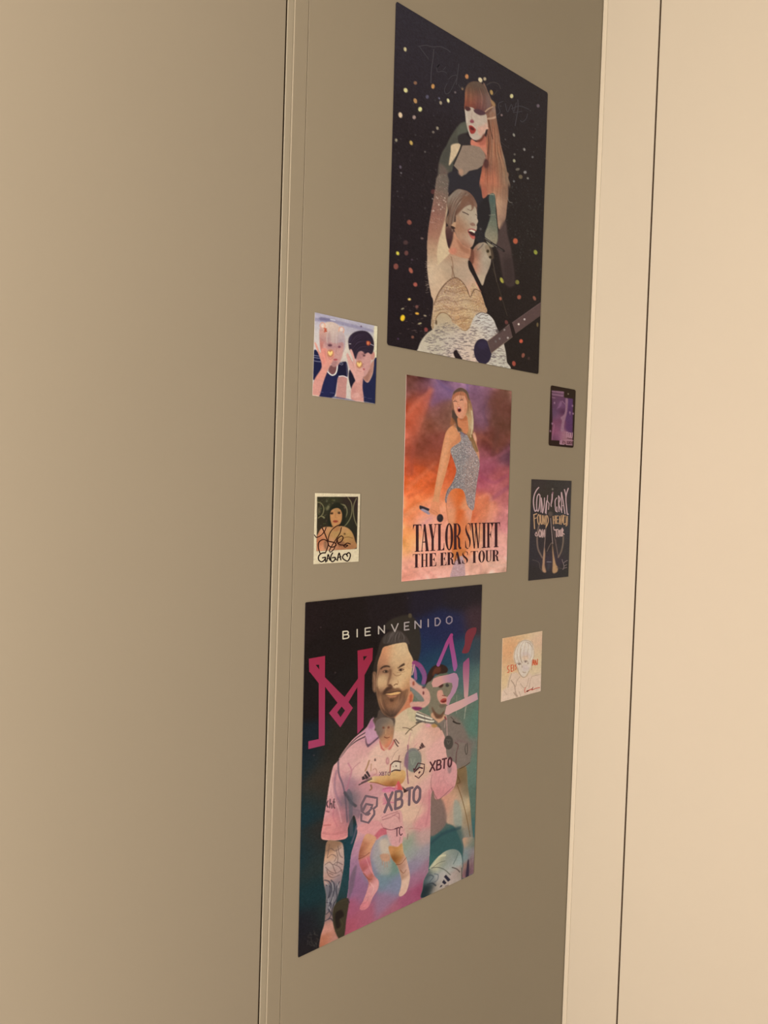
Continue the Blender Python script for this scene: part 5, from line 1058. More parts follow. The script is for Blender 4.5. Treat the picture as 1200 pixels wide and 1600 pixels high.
    def p2(x, y):
        t = min(1, max(0, (y-990)/60)); return tuple(np.array([160, 58, 108])*(1-t)+np.array([150, 88, 138])*t)
    k.stroke([(272, 470), (335, 320), (385, 200), (440, 95)], p2, 6.0, True, [.9, .8, .9, .8]); k.stroke([(435, 100), (440, 220), (465, 360), (482, 480), (478, 535)], p2, 7.5, True, [.5, .95, .95, 1.0, .5])
    k.build('brush_letter', o, 'pointed purple upper stroke'); k = Ink(b).view(*N)
    k.poly([(655, 25), (742, 2), (746, 60), (715, 130), (690, 200), (655, 305), (600, 327), (570, 312), (588, 260), (605, 200), (612, 90)], (118, 46, 54), True); k.build('accent_mark', o, 'dull red slanted accent'); k = Ink(b).view(*N)
    def p3(x, y):
        t = min(1, max(0, (y-1030)/55)); return tuple(np.array([146, 70, 106])*(1-t)+np.array([198, 146, 140])*t)
    k.poly([(585, 455), (610, 420), (655, 382), (662, 460), (658, 640), (650, 800), (640, 870), (600, 880), (592, 760), (582, 600)], p3, True)
    def p4(x, y): s = min(1, max(0, (x-722)/25)); return tuple(np.array([208, 158, 148])*(1-s)+np.array([190, 146, 152])*s)
    k.poly([(352, 1085), (375, 985), (470, 945), (560, 908), (660, 862), (758, 815), (770, 900), (650, 962), (560, 1015), (460, 1060), (395, 1095)], p4); k.build('brush_letter', o, 'pink last letter with a long foot'); k = Ink(b).view(*N)
    def p5(x, y): s = min(1, max(0, (x-695)/6)); return tuple(np.array([206, 146, 134])*(1-s)+np.array([176, 128, 146])*s)
    k.poly([(190, 700), (215, 640), (290, 612), (400, 590), (470, 568), (505, 580), (528, 640), (520, 730), (490, 810), (430, 900), (400, 985), (372, 960), (380, 880), (425, 820), (452, 740), (445, 695), (390, 688), (330, 705), (260, 745), (205, 748)], p5)
    k.build('brush_letter', o, 'pale pink hooked letter over the second face')
    # sponsor lettering on the shirts
    k = Ink(b).view(*Q); g = (112, 88, 92)
    def hexlogo(pts_out, wd, col):
        k.stroke(pts_out, col, wd, False)
    word(k, 'XBTO', [(80, 165), (205, 285), (335, 400), (418, 492)], lambda x: 905-(x-80)*.24, lambda x: 1115-(x-80)*.30, g, 4.0, -8)
    k.build('sponsor_lettering', o, 'large grey sponsor letters on the chest'); k = Ink(b)
    k.view(*O); hexlogo([(770, 940), (905, 965), (900, 1060), (870, 1085)], 3.6, g); hexlogo([(770, 940), (715, 1050), (720, 1120), (770, 1165), (845, 1080), (870, 1120), (870, 1160), (800, 1260), (715, 1235), (715, 1160)], 3.6, g); hexlogo([(735, 1110), (775, 1035), (850, 1050), (835, 1080)], 4.0, g); k.poly([(755, 1145), (800, 1115), (830, 1150), (795, 1180)], g)
    k.build('sponsor_mark', o, 'grey double hexagon on the chest'); k = Ink(b)
    k.view(*Q); d = (82, 42, 48)
    word(k, 'XBTO', [(610, 668), (690, 738), (752, 800), (822, 860)], lambda x: 530-(x-610)*.24, lambda x: 640-(x-610)*.24, d, 2.5, -6)
    k.build('sponsor_lettering', o, 'dark sponsor letters on the sleeve'); k = Ink(b).view(*Q)
    hexlogo([(430, 620), (470, 540), (545, 555), (540, 605)], 1.8, d); hexlogo([(420, 610), (425, 650), (450, 620), (485, 590), (520, 600)], 2.4, d); hexlogo([(435, 690), (475, 718), (530, 660), (540, 615)], 1.6, d); k.poly([(470, 650), (490, 630), (500, 645), (480, 668)], d)
    k.build('sponsor_mark', o, 'small dark double hexagon below the crest'); k = Ink(b)
    k.view(590, 1120, 12.0); f = (122, 84, 88)
    word(k, 'XBTO', [(28, 70), (85, 112), (125, 165), (185, 225)], lambda x: 1030, lambda x: 1095, f, 1.0)
    k.build('sponsor_lettering', o, 'tiny sponsor letters on the small player'); k = Ink(b)
    k.view(*Q); s = (96, 56, 64)
    word(k, 'TC', [(198, 245), (250, 285)], lambda x: 1310-(x-198)*.35, lambda x: 1400-(x-198)*.2, s, 1.6)
    k.build('shorts_lettering', o, 'dark characters on the pink shorts')
# ------------------------------------------------------------------ small cards
def selfie_card():
    b = Board((0.50168, 0.15350, 0.09186, 0.09435, 0.00007), (176, 236), 11).view(475, 475, 9.23)
    b.img[:] = b.field([(200, 180, (186, 172, 184)), (300, 190, (176, 164, 178)), (600, 260, (196, 182, 186)), (900, 330, (190, 178, 186)), (200, 300, (206, 192, 188)), (500, 330, (186, 174, 180)), (700, 340, (176, 164, 174)), (900, 400, (178, 168, 176)), (180, 450, (216, 198, 186)),
                        (650, 450, (206, 190, 180)), (600, 600, (222, 200, 180)), (620, 750, (222, 200, 178)), (600, 900, (206, 186, 174)), (640, 1200, (222, 204, 182)), (560, 1300, (214, 194, 180)), (1030, 500, (226, 208, 176)), (1030, 800, (214, 198, 178)), (430, 1250, (206, 188, 178))], 10)
    b.fill([(160, 200), (380, 215), (560, 260), (760, 310), (1000, 380), (1000, 410), (700, 345), (400, 275), (160, 245)], (146, 134, 156), 1.0, .75)
    b.fill([(230, 190), (370, 215), (370, 245), (230, 235)], (116, 106, 132), .9, .8); b.line([(380, 225), (440, 235)], (216, 206, 206), 2, .8); b.dot(820, 325, 12, 12, (110, 84, 104), .5)
    b.fill([(1005, 345), (1060, 350), (1050, 800), (1010, 800)], (232, 214, 176), .6); b.line([(1005, 350), (1003, 560)], (200, 182, 166), .8, .6)
    # first sitter
    b.fill([(135, 690), (200, 700), (260, 860), (240, 980), (130, 1090)], (28, 30, 62), .5)
    for y in (740, 770, 820): b.line([(140, y), (180, y+8), (235, y+14)], (170, 160, 176), 1.0, .8)
    sh = [(335, 970), (380, 1010), (440, 1000), (480, 870), (560, 840), (610, 850), (618, 1055), (500, 1050), (470, 1150), (420, 1345), (205, 1340), (270, 1120), (310, 1000)]
    ms = b.fill(sh, (30, 32, 66), .5); b.fill([(490, 870), (605, 850), (615, 1050), (500, 1045)], (26, 24, 46), .8, .9); b.line([(605, 860), (615, 1050)], (140, 130, 150), .7, .7)
    b.fill([(250, 1200), (330, 1050), (430, 1060), (400, 1300), (220, 1310)], (34, 38, 76), 1.5, .6, clip=ms)
    b.fill([(370, 890), (475, 880), (455, 985), (400, 1015), (350, 965)], (124, 78, 76), .6)
    b.line([(332, 975), (390, 1025), (440, 1015), (468, 960), (478, 880)], (232, 216, 206), 2.0)
    b.fill([(495, 1050), (612, 1055), (605, 1200), (590, 1375), (465, 1365), (475, 1180)], (198, 138, 126), .5); b.line([(500, 1045), (560, 1040), (614, 1060)], (226, 208, 206), 1.6); b.line([(500, 860), (540, 880), (560, 860)], (190, 180, 190), .8, .7)
    hair = [(218, 470), (228, 350), (290, 280), (370, 260), (450, 280), (530, 350), (580, 460), (588, 580), (575, 660), (540, 720), (480, 760), (300, 760), (240, 690)]
    mh = b.fill(hair, (204, 170, 156), .6)
    b.comp(mh, b.field([(330, 300, (222, 192, 170)), (450, 340, (214, 184, 166)), (260, 420, (206, 152, 136)), (400, 420, (206, 176, 160)), (520, 460, (196, 170, 164)), (250, 580, (196, 118, 104)), (300, 520, (184, 140, 132)), (400, 520, (196, 164, 152)), (500, 540, (176, 148, 150)), (570, 580, (186, 164, 166)), (280, 640, (206, 130, 116))], 5))
    fa = [(270, 600), (330, 540), (450, 570), (560, 560), (560, 690), (530, 800), (490, 880), (430, 905), (390, 880), (300, 760)]
    mf = b.fill(fa, (206, 150, 138), .7); b.fill([(310, 540), (420, 560), (540, 540), (540, 620), (340, 640)], (176, 126, 126), 1.4, .7, clip=mf); b.fill([(400, 830), (480, 830), (450, 900), (400, 890)], (166, 116, 112), 1.0, .7)
    b.strands([(320, 380), (320, 500), (330, 600)], [(560, 420), (540, 520), (540, 620)], 22, [(222, 196, 178), (176, 140, 136), (206, 170, 156)], .9, .5, 8)
    b.dot(370, 597, 32, 17, (104, 62, 70), .6); b.dot(505, 620, 20, 14, (120, 62, 78), .6); b.line([(330, 580), (370, 572), (405, 590)], (150, 100, 100), .8, .7); b.line([(465, 640), (455, 710), (475, 725)], (184, 124, 116), .9, .8)
    b.dot(450, 803, 32, 11, (178, 76, 80), .5); b.dot(535, 850, 18, 12, (150, 150, 160), .6, .6)
    hand = [(148, 570), (175, 575), (215, 680), (240, 700), (250, 650), (320, 640), (350, 690), (400, 660), (430, 690), (432, 760), (400, 840), (350, 930), (315, 1020), (270, 1140), (210, 1335), (115, 1330), (140, 1110), (235, 950), (250, 880), (225, 780)]
    mha = b.fill(hand, (226, 150, 130), .6)
    b.fill([(250, 650), (300, 640), (310, 850), (260, 850)], (232, 142, 124), 1, .8, clip=mha); b.line([(345, 760), (370, 800), (430, 760)], (196, 110, 104), 1.0, .6); b.line([(300, 680), (310, 780)], (196, 112, 100), .8, .5); b.fill([(150, 1120), (280, 1100), (210, 1330), (120, 1320)], (216, 150, 136), 1.5, .6, clip=mha)
    def heart(x, y): b.dot(x, y, 46, 56, (184, 118, 76), .8, .8); b.fill([(x-34, y-20), (x-18, y-32), (x, y-14), (x+18, y-34), (x+34, y-18), (x+24, y+16), (x, y+36), (x-24, y+14)], (252, 206, 124), .4)
    heart(375, 712)
    for x, y in ((262, 312), (535, 375)): b.line([(x-36, y+20), (x-26, y-30), (x+10, y-42), (x+36, y-10), (x+30, y+40)], (236, 160, 122), 1.2, .9)
    b.dot(268, 312, 22, 28, (240, 204, 180), .6); b.dot(535, 368, 22, 28, (236, 206, 186), .6)
    b.line([(285, 352), (318, 362), (292, 378), (322, 390), (288, 402)], (190, 74, 46), 1.4)
    # second sitter
    s2 = [(840, 1040), (910, 1135), (985, 1010), (1005, 815), (1045, 830), (1018, 1450), (850, 1400), (832, 1200)]
    b.fill(s2, (32, 36, 68), .5); b.fill([(655, 950), (705, 1000), (740, 1120), (722, 1225), (680, 1228), (640, 1070)], (28, 24, 42), .5)
    b.fill([(855, 1040), (960, 860), (1005, 820), (985, 1000), (920, 1130), (855, 1090)], (192, 136, 116), .6); b.fill([(860, 1050), (940, 950), (930, 1080), (890, 1110)], (150, 100, 84), 1.2, .6)
    fa2 = [(745, 760), (800, 680), (900, 680), (965, 700), (965, 840), (925, 970), (870, 1045), (810, 1010), (750, 880)]
    mf2 = b.fill(fa2, (210, 152, 140), .6); b.fill([(960, 710), (1000, 690), (1018, 740), (1000, 800), (965, 800)], (204, 138, 122), .6)
    h2 = [(638, 600), (640, 500), (690, 430), (760, 395), (840, 385), (920, 410), (985, 490), (1005, 590), (990, 690), (960, 725), (920, 700), (870, 720), (830, 680), (780, 700), (745, 790), (715, 770), (680, 690), (650, 660)]
    mh2 = b.fill(h2, (46, 34, 48), .6); b.strands([(660, 560), (720, 450), (830, 400)], [(740, 760), (840, 690), (960, 690)], 24, [(76, 58, 76), (30, 20, 30)], .9, .5, 8, mh2)
    b.fill([(690, 440), (640, 520), (640, 580), (680, 500)], (70, 56, 78), 1, .5); b.fill([(895, 540), (935, 535), (960, 570), (930, 600), (900, 590)], (176, 76, 54), .6); b.dot(918, 565, 12, 22, (226, 140, 84), .5)
    b.line([(645, 575), (670, 576)], (206, 190, 186), 1.2, .9); b.line([(955, 580), (1002, 602)], (196, 176, 180), 1.2, .9)
    b.fill([(770, 700), (860, 690), (850, 780), (760, 800)], (170, 116, 112), 1.4, .6, clip=mf2); b.dot(862, 745, 20, 12, (88, 54, 58), .6); b.line([(830, 722), (885, 722)], (96, 60, 60), 1.0, .7); b.line([(855, 860), (830, 890), (850, 900)], (176, 112, 102), .9, .7); b.dot(855, 942, 18, 11, (176, 74, 74), .5)
    a2 = [(735, 1110), (840, 1050), (838, 1200), (850, 1420), (690, 1390), (678, 1230)]; b.fill(a2, (216, 152, 136), .6); b.fill([(680, 1230), (740, 1200), (740, 1390), (690, 1390)], (200, 132, 120), 1.4, .6)
    hd2 = [(608, 735), (630, 715), (690, 830), (700, 790), (655, 670), (685, 660), (720, 760), (750, 880), (840, 930), (856, 1000), (840, 1070), (760, 1130), (700, 1020), (650, 920), (625, 820)]
    b.fill(hd2, (226, 164, 148), .6); b.line([(650, 760), (700, 860), (720, 920)], (190, 122, 110), .9, .6); b.line([(700, 700), (730, 800)], (200, 132, 120), .8, .6); b.line([(760, 960), (830, 980)], (196, 120, 112), .9, .6); heart(792, 872)
    b.fill([(415, 1335), (480, 1340), (700, 1385), (700, 1400), (420, 1355)], (92, 92, 116), .5, .8); b.fill([(700, 1300), (780, 1280), (790, 1340), (700, 1360)], (232, 176, 160), 1, .6)
    b.fill([(110, 1310), (200, 1318), (200, 1330), (110, 1325)], (236, 200, 172), .5, .8); b.line([(120, 1325), (500, 1370), (850, 1410), (1015, 1440)], (206, 186, 172), 1.0, .7)
    for x, y in ((240, 1268), (400, 1280), (860, 1340), (940, 1360)): b.line([(x-26, y), (x+30, y+6)], (120, 112, 140), .8, .6)
    b.tone = 1.14; return sheet('photo_card', b, 'glossy square photo of two people making finger circles, upper left of the panel', 'photo', 'small cards on the cupboard panel', 0, (222, 200, 180), .0004)

def instant_photo():
    b = Board((0.49661, -0.04582, 0.06574, 0.08237, 0.00867), (142, 224), 13).view(475, 755, 11.43)
    b.img[:] = np.array([230, 206, 166.0]); b.grain(1.0)
    fr = [(230, 242), (960, 242), (936, 1170), (220, 1212)]
    m = b.mask(fr, False, .35)
    b.comp(m, b.field([(300, 300, (52, 46, 32)), (500, 280, (56, 54, 34)), (400, 450, (50, 48, 32)), (350, 650, (44, 38, 26)), (800, 300, (50, 38, 30)), (900, 350, (52, 34, 34)), (800, 500, (48, 46, 30)), (780, 640, (44, 48, 30)), (920, 600, (50, 36, 32)), (880, 800, (40, 38, 28)), (900, 1000, (46, 34, 26)), (250, 800, (56, 46, 32))], 9))
    for i in range(60):
        x, y = b.rng.uniform(240, 560), b.rng.uniform(250, 760); b.dot(x, y, b.rng.uniform(6, 14), b.rng.uniform(5, 12), (b.rng.uniform(80, 135), b.rng.uniform(80, 125), b.rng.uniform(50, 80)), .5, .55, b.rng.uniform(0, 3), clip=m)
    arc = (132, 120, 82)
    for pts in ([(240, 340), (300, 360), (345, 430), (340, 520), (300, 590)], [(250, 620), (300, 590), (355, 620)], [(330, 590), (360, 615)], [(780, 255), (840, 350), (852, 480), (830, 600), (770, 710), (710, 770)], [(930, 270), (885, 380), (875, 500), (895, 640), (940, 760)], [(650, 372), (740, 420), (765, 520), (738, 610)], [(650, 375), (720, 390), (745, 440)]): b.line(pts, arc, 1.6, .85, .4, clip=m)
    b.dot(260, 490, 26, 60, (120, 104, 74), 1.2, .6, clip=m); b.dot(420, 440, 24, 50, (150, 138, 96), 1.0, .7, .5, clip=m); b.dot(715, 440, 20, 22, (120, 96, 76), .8, .8, clip=m); b.dot(400, 320, 12, 18, (140, 130, 100), .8, .7, clip=m); b.dot(535, 305, 16, 12, (140, 128, 92), .8, .7, clip=m)
    b.fill([(450, 790), (425, 690), (440, 540), (475, 420), (550, 350), (640, 360), (710, 440), (740, 580), (735, 700), (690, 790), (560, 800)], (34, 34, 24), .9, clip=m)
    sh = [(222, 1000), (250, 900), (320, 800), (440, 780), (520, 790), (660, 770), (770, 800), (850, 880), (900, 1020), (890, 1170), (222, 1212)]
    ms = b.fill(sh, (190, 132, 88), .6, clip=m)
    ms = ms*m
    b.comp(ms, b.field([(350, 840, (206, 144, 100)), (300, 950, (206, 132, 92)), (260, 1040, (170, 98, 62)), (300, 1130, (222, 146, 104)), (450, 880, (186, 134, 82)), (560, 900, (176, 136, 82)), (700, 820, (196, 142, 92)), (780, 930, (190, 146, 84)), (870, 1000, (176, 128, 76)), (700, 1000, (186, 138, 82)), (500, 1060, (206, 142, 100)), (640, 1120, (176, 112, 76)), (820, 1100, (170, 112, 72)), (420, 1150, (206, 152, 116))], 6))
    b.dot(720, 905, 18, 14, (84, 56, 32), .6); b.line([(640, 1010), (760, 960), (860, 980)], (120, 80, 46), 1.6, .6); b.fill([(600, 1050), (700, 1040), (720, 1120), (620, 1130)], (110, 70, 50), 1.0, .5); b.fill([(350, 1050), (400, 1040), (400, 1170), (360, 1160)], (110, 78, 56), .8, .6)
    b.fill([(460, 560), (480, 490), (530, 455), (600, 445), (655, 490), (675, 580), (660, 680), (610, 760), (555, 790), (500, 760), (468, 660)], (196, 136, 84), .5)
    b.fill([(520, 470), (600, 460), (640, 500), (560, 520)], (170, 128, 80), .8, .7); b.fill([(500, 760), (560, 780), (610, 760), (640, 830), (540, 860)], (176, 116, 72), .8, .8)
    b.dot(490, 540, 28, 16, (62, 40, 26), .5); b.dot(622, 532, 26, 18, (62, 42, 28), .5); b.line([(470, 515), (515, 520)], (90, 62, 40), .8, .7); b.line([(595, 510), (645, 505)], (90, 62, 40), .8, .7); b.line([(560, 540), (552, 610), (572, 620)], (166, 106, 66), .8, .7)
    b.dot(556, 682, 44, 23, (164, 74, 50), .5); b.line([(515, 680), (600, 680)], (116, 46, 36), .8, .8)
    b.tone = 1.16; o = sheet('instant_photo', b, 'white-bordered instant photo of a dark-haired person, signed in black, left of the tour poster', 'photo', 'small cards on the cupboard panel', 0, (226, 204, 166), .0004)
    k = Ink(b).view(475, 755, 11.43); c = (58, 26, 20)
    for pts, wd in [([(182, 925), (218, 966), (300, 930), (365, 850), (388, 790)], 1.1), ([(318, 795), (365, 900), (415, 1030), (440, 1115), (500, 1142), (565, 1110), (540, 1062), (440, 1040)], 1.3), ([(430, 1040), (432, 960), (480, 850), (560, 775), (650, 733)], 1.0), ([(662, 790), (635, 890), (560, 1010), (490, 1120), (448, 1200), (470, 1228), (530, 1170), (570, 1060)], 1.1),
                    ([(570, 1060), (590, 1000), (650, 945), (690, 960), (680, 1015), (630, 1060), (598, 1060), (590, 1010)], 1.2), ([(595, 1075), (640, 1100), (720, 1105), (775, 1110), (735, 1138), (705, 1120), (760, 1070), (820, 1085)], 1.2), ([(285, 1265), (250, 1150), (262, 1050), (340, 1005), (410, 1040), (420, 1120), (375, 1245)], 1.2)]: k.stroke(pts, c, wd*1.4)
    k.build('signature', o, 'looping dark pen signature')
    k = Ink(b).view(475, 755, 11.43); c = (38, 22, 20)
    for pts, wd in [([(372, 1242), (310, 1250), (258, 1300), (255, 1365), (300, 1402), (350, 1380), (380, 1325), (325, 1332)], 2.0), ([(372, 1320), (382, 1405)], 2.0), ([(402, 1392), (425, 1272), (455, 1372)], 1.9), ([(405, 1345), (455, 1345)], 1.4), ([(505, 1245), (475, 1300), (472, 1375), (505, 1400), (545, 1365), (548, 1325), (500, 1330)], 2.0), ([(540, 1330), (572, 1365)], 1.6),
                    ([(588, 1380), (620, 1245), (652, 1368)], 1.9), ([(590, 1335), (655, 1308)], 1.5), ([(770, 1305), (745, 1265), (705, 1275), (682, 1318), (700, 1355), (770, 1390), (812, 1330), (820, 1268), (790, 1240), (758, 1268), (768, 1300)], 1.9)]: k.stroke(pts, c, wd)
    k.build('ink_lettering', o, 'black handwritten capitals and a heart')

def ticket_card():
    b = Board((0.92430, 0.12446, 0.06362, 0.09199, 0.00273), (90, 200), 17).view(845, 595, 13.9)
    b.img[:] = b.field([(300, 150, (38, 22, 16)), (650, 250, (40, 26, 18)), (200, 700, (34, 16, 18)), (200, 1350, (36, 18, 14)), (700, 1400, (34, 16, 14))], 12)
    m = b.mask([(232, 210), (495, 232), (495, 365), (690, 392), (688, 800), (680, 1385), (400, 1370), (408, 1300), (218, 1290), (245, 900)], False, .5)
    b.comp(m, b.field([(300, 260, (118, 84, 108)), (420, 260, (128, 92, 116)), (300, 380, (92, 58, 84)), (440, 420, (90, 52, 84)), (420, 520, (120, 80, 116)), (330, 560, (92, 58, 86)), (440, 640, (82, 42, 74)), (300, 680, (96, 66, 96)), (620, 450, (86, 52, 98)), (640, 620, (84, 48, 92)), (620, 800, (86, 50, 94)), (620, 1000, (86, 48, 92)), (380, 780, (120, 76, 106)), (400, 890, (110, 58, 84)), (400, 960, (128, 80, 110)),
                       (330, 1000, (126, 74, 102)), (280, 1080, (140, 78, 108)), (380, 1180, (142, 86, 118)), (300, 1230, (110, 64, 92)), (480, 1180, (160, 112, 128)), (540, 1300, (160, 112, 124)), (640, 1320, (150, 104, 118))], 4.5))
    b.fill([(530, 385), (580, 392), (580, 520), (560, 700), (520, 850), (500, 960), (488, 1090), (425, 1090), (440, 960), (450, 860), (420, 800), (490, 740), (525, 620)], (152, 112, 132), .6, .9, clip=m)
    b.fill([(420, 440), (455, 470), (420, 560), (330, 620), (370, 560)], (140, 98, 132), .8, .8); b.line([(460, 440), (520, 510)], (146, 104, 132), 1.4, .8); b.line([(240, 1280), (262, 1100), (290, 950)], (160, 112, 136), 1.0, .6)
    for y0, y1, x1 in ((228, 252, 490), (290, 330, 470), (362, 372, 300)): b.line([(242, y0), ((242+x1)/2, (y0+y1)/2), (x1, y1)], (146, 106, 126), 1.6, .7, .5)
    for y0, y1 in ((262, 292), (338, 360)): b.line([(242, y0), (480, y1)], (70, 34, 56), .8, .7)
    for x, y in ((290, 480), (682, 545), (626, 692), (695, 715), (240, 930), (200, 1092)): b.dot(x, y, 17, 24, (164, 124, 150), .6, .9)
    b.line([(622, 670), (630, 740)], (150, 108, 134), 1.4, .7)
    b.dot(588, 286, 14, 18, (140, 128, 110), .5); b.fill([(435, 1440), (485, 1444), (470, 1480), (440, 1470)], (170, 112, 100), .5)
    b.img *= np.array([.95, .92, .88]); b.tone = .85; o = sheet('ticket_card', b, 'small purple and black rounded card, right of the tour poster', 'card', 'small cards on the cupboard panel', .0035, (36, 20, 18), .0004)
    k = Ink(b).view(845, 595, 13.9); c = (168, 122, 132); d = (80, 42, 54)
    for pts in ([(540, 1115), (585, 1120)], [(562, 1118), (558, 1230)], [(600, 1130), (592, 1215), (622, 1225), (632, 1140), (602, 1130)], [(648, 1130), (642, 1225), (672, 1230), (680, 1130)], [(412, 1300), (405, 1372)], [(440, 1290), (432, 1378)], [(415, 1375), (500, 1382)], [(510, 1290), (690, 1300)], [(540, 1385), (675, 1395)]): k.stroke(pts, c, 1.1)
    for pts in ([(475, 1310), (470, 1355)], [(500, 1315), (520, 1350)], [(575, 1310), (570, 1360), (600, 1365), (602, 1315)], [(625, 1320), (620, 1368)], [(640, 1320), (662, 1345), (640, 1368)], [(560, 1245), (670, 1262)]): k.stroke(pts, d, 1.0)
    k.build('card_lettering', o, 'blurred pink block letters')

def mini_poster():
    b = Board((0.90550, -0.05125, 0.09997, 0.15334, 0.01024), (126, 320), 19).view(815, 740, 9.14)
    b.img[:] = b.field([(200, 120, (56, 46, 44)), (500, 130, (54, 48, 44)), (650, 150, (58, 50, 48)), (300, 300, (54, 46, 40)), (160, 700, (52, 44, 46)), (650, 800, (56, 52, 54)), (160, 1100, (48, 42, 46)), (400, 1000, (54, 44, 44)), (600, 1050, (56, 50, 50)), (200, 1450, (44, 38, 38)), (400, 1480, (48, 42, 42)), (620, 1450, (48, 44, 42)), (420, 1250, (58, 46, 54))], 10)
    b.grain(1.6)
    b.line([(245, 730), (222, 850), (218, 980), (235, 1090), (290, 1200)], (126, 100, 86), 2.4, .85, .5); b.line([(590, 880), (588, 980), (565, 1100), (520, 1195)], (122, 100, 84), 2.6, .85, .5)
    b.fill([(390, 560), (440, 560), (450, 690), (380, 690)], (70, 60, 56), 1.2, .8)
    b.fill([(355, 680), (430, 660), (440, 1000), (345, 1120), (330, 1000)], (44, 36, 38), 1, .8)
    b.line([(350, 590), (345, 720), (325, 1000), (300, 1250)], (150, 120, 106), 1.2, .8); b.line([(410, 640), (425, 820), (440, 1000)], (176, 146, 132), 1.2, .8); b.line([(440, 700), (470, 940), (520, 1200)], (120, 96, 86), 1.0, .7)
    b.fill([(322, 1060), (332, 1150), (325, 1300), (345, 1408), (288, 1385), (300, 1230)], (184, 138, 104), .6, .9); b.fill([(432, 990), (455, 1150), (485, 1290), (515, 1345), (500, 1405), (438, 1412), (440, 1250)], (188, 142, 100), .6, .9)
    b.line([(358, 1110), (400, 1020), (430, 985)], (120, 96, 84), 1.4, .8); b.line([(480, 940), (500, 1060), (520, 1180)], (130, 100, 90), .8, .7)
    b.line([(360, 1260), (415, 1262)], (120, 112, 116), 1.6, .8); b.line([(150, 1230), (240, 1265), (260, 1350), (290, 1390)], (86, 72, 66), 1.2, .8); b.fill([(370, 1290), (400, 1290), (390, 1380), (360, 1370)], (66, 64, 66), 1, .6); b.line([(500, 1345), (600, 1360)], (84, 70, 64), 1.4, .7)
    b.line([(440, 270), (430, 340), (420, 420)], (150, 104, 110), 2.6, .8); b.dot(438, 222, 12, 14, (134, 120, 104), .6, .9); b.dot(405, 575, 30, 34, (92, 76, 66), .8, .8); b.line([(372, 590), (408, 620), (440, 600)], (60, 42, 38), 1, .8)
    b.tone = .88; o = sheet('mini_poster', b, 'narrow black tour print with pink and orange hand-drawn capitals, lower right of the tour poster', 'poster', 'small cards on the cupboard panel', 0, (52, 44, 42), .0004)
    k = Ink(b).view(820, 760, 15.0); p = (186, 150, 146); q = (196, 158, 136)
    for pts, wd in [([(318, 25), (265, 90), (215, 200), (195, 340), (205, 480), (232, 580), (265, 555)], 2.2), ([(320, 180), (285, 230), (268, 400), (275, 540), (305, 580), (330, 500), (345, 330), (345, 210), (315, 178)], 2.0), ([(372, 600), (375, 270)], 1.8), ([(378, 280), (400, 460), (408, 620)], 2.0), ([(412, 610), (445, 450), (452, 270)], 1.8), ([(470, 620), (490, 420), (508, 330)], 1.7), ([(508, 330), (500, 480), (490, 640)], 1.7), ([(525, 210), (520, 330), (560, 400)], 1.5), ([(560, 400), (545, 540)], 1.5),
                    ([(630, 180), (632, 300), (605, 420), (610, 470)], 1.8), ([(738, 270), (705, 320), (700, 400), (712, 560), (742, 590)], 1.8), ([(740, 480), (748, 600)], 1.6), ([(780, 220), (782, 420), (792, 590)], 1.8), ([(785, 225), (815, 300), (790, 420), (860, 610)], 1.8), ([(845, 140), (850, 330), (855, 560)], 1.8), ([(850, 140), (885, 330), (930, 640)], 2.0), ([(850, 450), (905, 450)], 1.4), ([(922, 75), (950, 200), (958, 300)], 2.0), ([(1010, 45), (970, 170), (955, 290), (965, 450), (985, 640), (1010, 650)], 2.1)]: k.stroke(pts, p, wd*.82)
    k.build('name_lettering', o, 'tall pinkish hand-drawn capitals')
    k = Ink(b).view(820, 760, 15.0); p = (188, 144, 106)
    for pts, wd in [([(205, 660), (210, 800), (220, 990)], 2.0), ([(200, 665), (270, 640)], 2.0), ([(212, 760), (265, 735)], 1.6), ([(310, 660), (290, 720), (300, 850), (330, 890), (345, 800), (335, 680), (310, 660)], 1.8), ([(362, 670), (365, 840), (395, 880), (405, 680)], 1.8), ([(425, 880), (430, 680), (462, 900), (470, 690)], 1.7), ([(490, 960), (500, 700), (530, 720), (540, 820), (505, 930)], 1.7),
                    ([(655, 700), (662, 880)], 1.8), ([(700, 690), (705, 870)], 1.8), ([(660, 790), (700, 780)], 1.4), ([(730, 690), (735, 870)], 1.8), ([(735, 695), (775, 690)], 1.4), ([(738, 780), (770, 775)], 1.4), ([(738, 865), (780, 860)], 1.4), ([(800, 880), (810, 690), (840, 890)], 1.7), ([(850, 680), (870, 860), (890, 670)], 1.7), ([(905, 690), (905, 880), (945, 870)], 1.7), ([(905, 690), (940, 690)], 1.4), ([(960, 930), (960, 690), (985, 920), (990, 700)], 1.6)]: k.stroke(pts, p, wd*.8)
    k.build('subtitle_lettering', o, 'orange hand-drawn capitals')
    k = Ink(b).view(820, 760, 15.0); p = (190, 152, 142)
    for pts, wd in [([(235, 1120), (260, 1070), (275, 1110), (295, 1150), (250, 1160), (235, 1120)], 1.2), ([(345, 1010), (322, 1080), (335, 1170), (365, 1170), (375, 1080), (345, 1010)], 1.8), ([(400, 1190), (400, 1010), (445, 1190), (450, 1020)], 1.8)]: k.stroke(pts, p, wd)
    k.build('tour_lettering', o, 'small pinkish capitals on the left'); k = Ink(b).view(820, 760, 15.0)
    for pts, wd in [([(690, 1020), (770, 1010)], 1.8), ([(730, 1015), (735, 1180)], 1.8), ([(775, 1040), (770, 1160), (800, 1160), (800, 1040), (775, 1040)], 1.5), ([(820, 1020), (825, 1150), (850, 1150), (850, 1010)], 1.5), ([(868, 980), (870, 1160)], 1.8), ([(868, 985), (890, 1030), (872, 1080), (912, 1120)], 1.6), ([(668, 950), (672, 1000), (700, 1030)], 1.2)]: k.stroke(pts, p, wd)
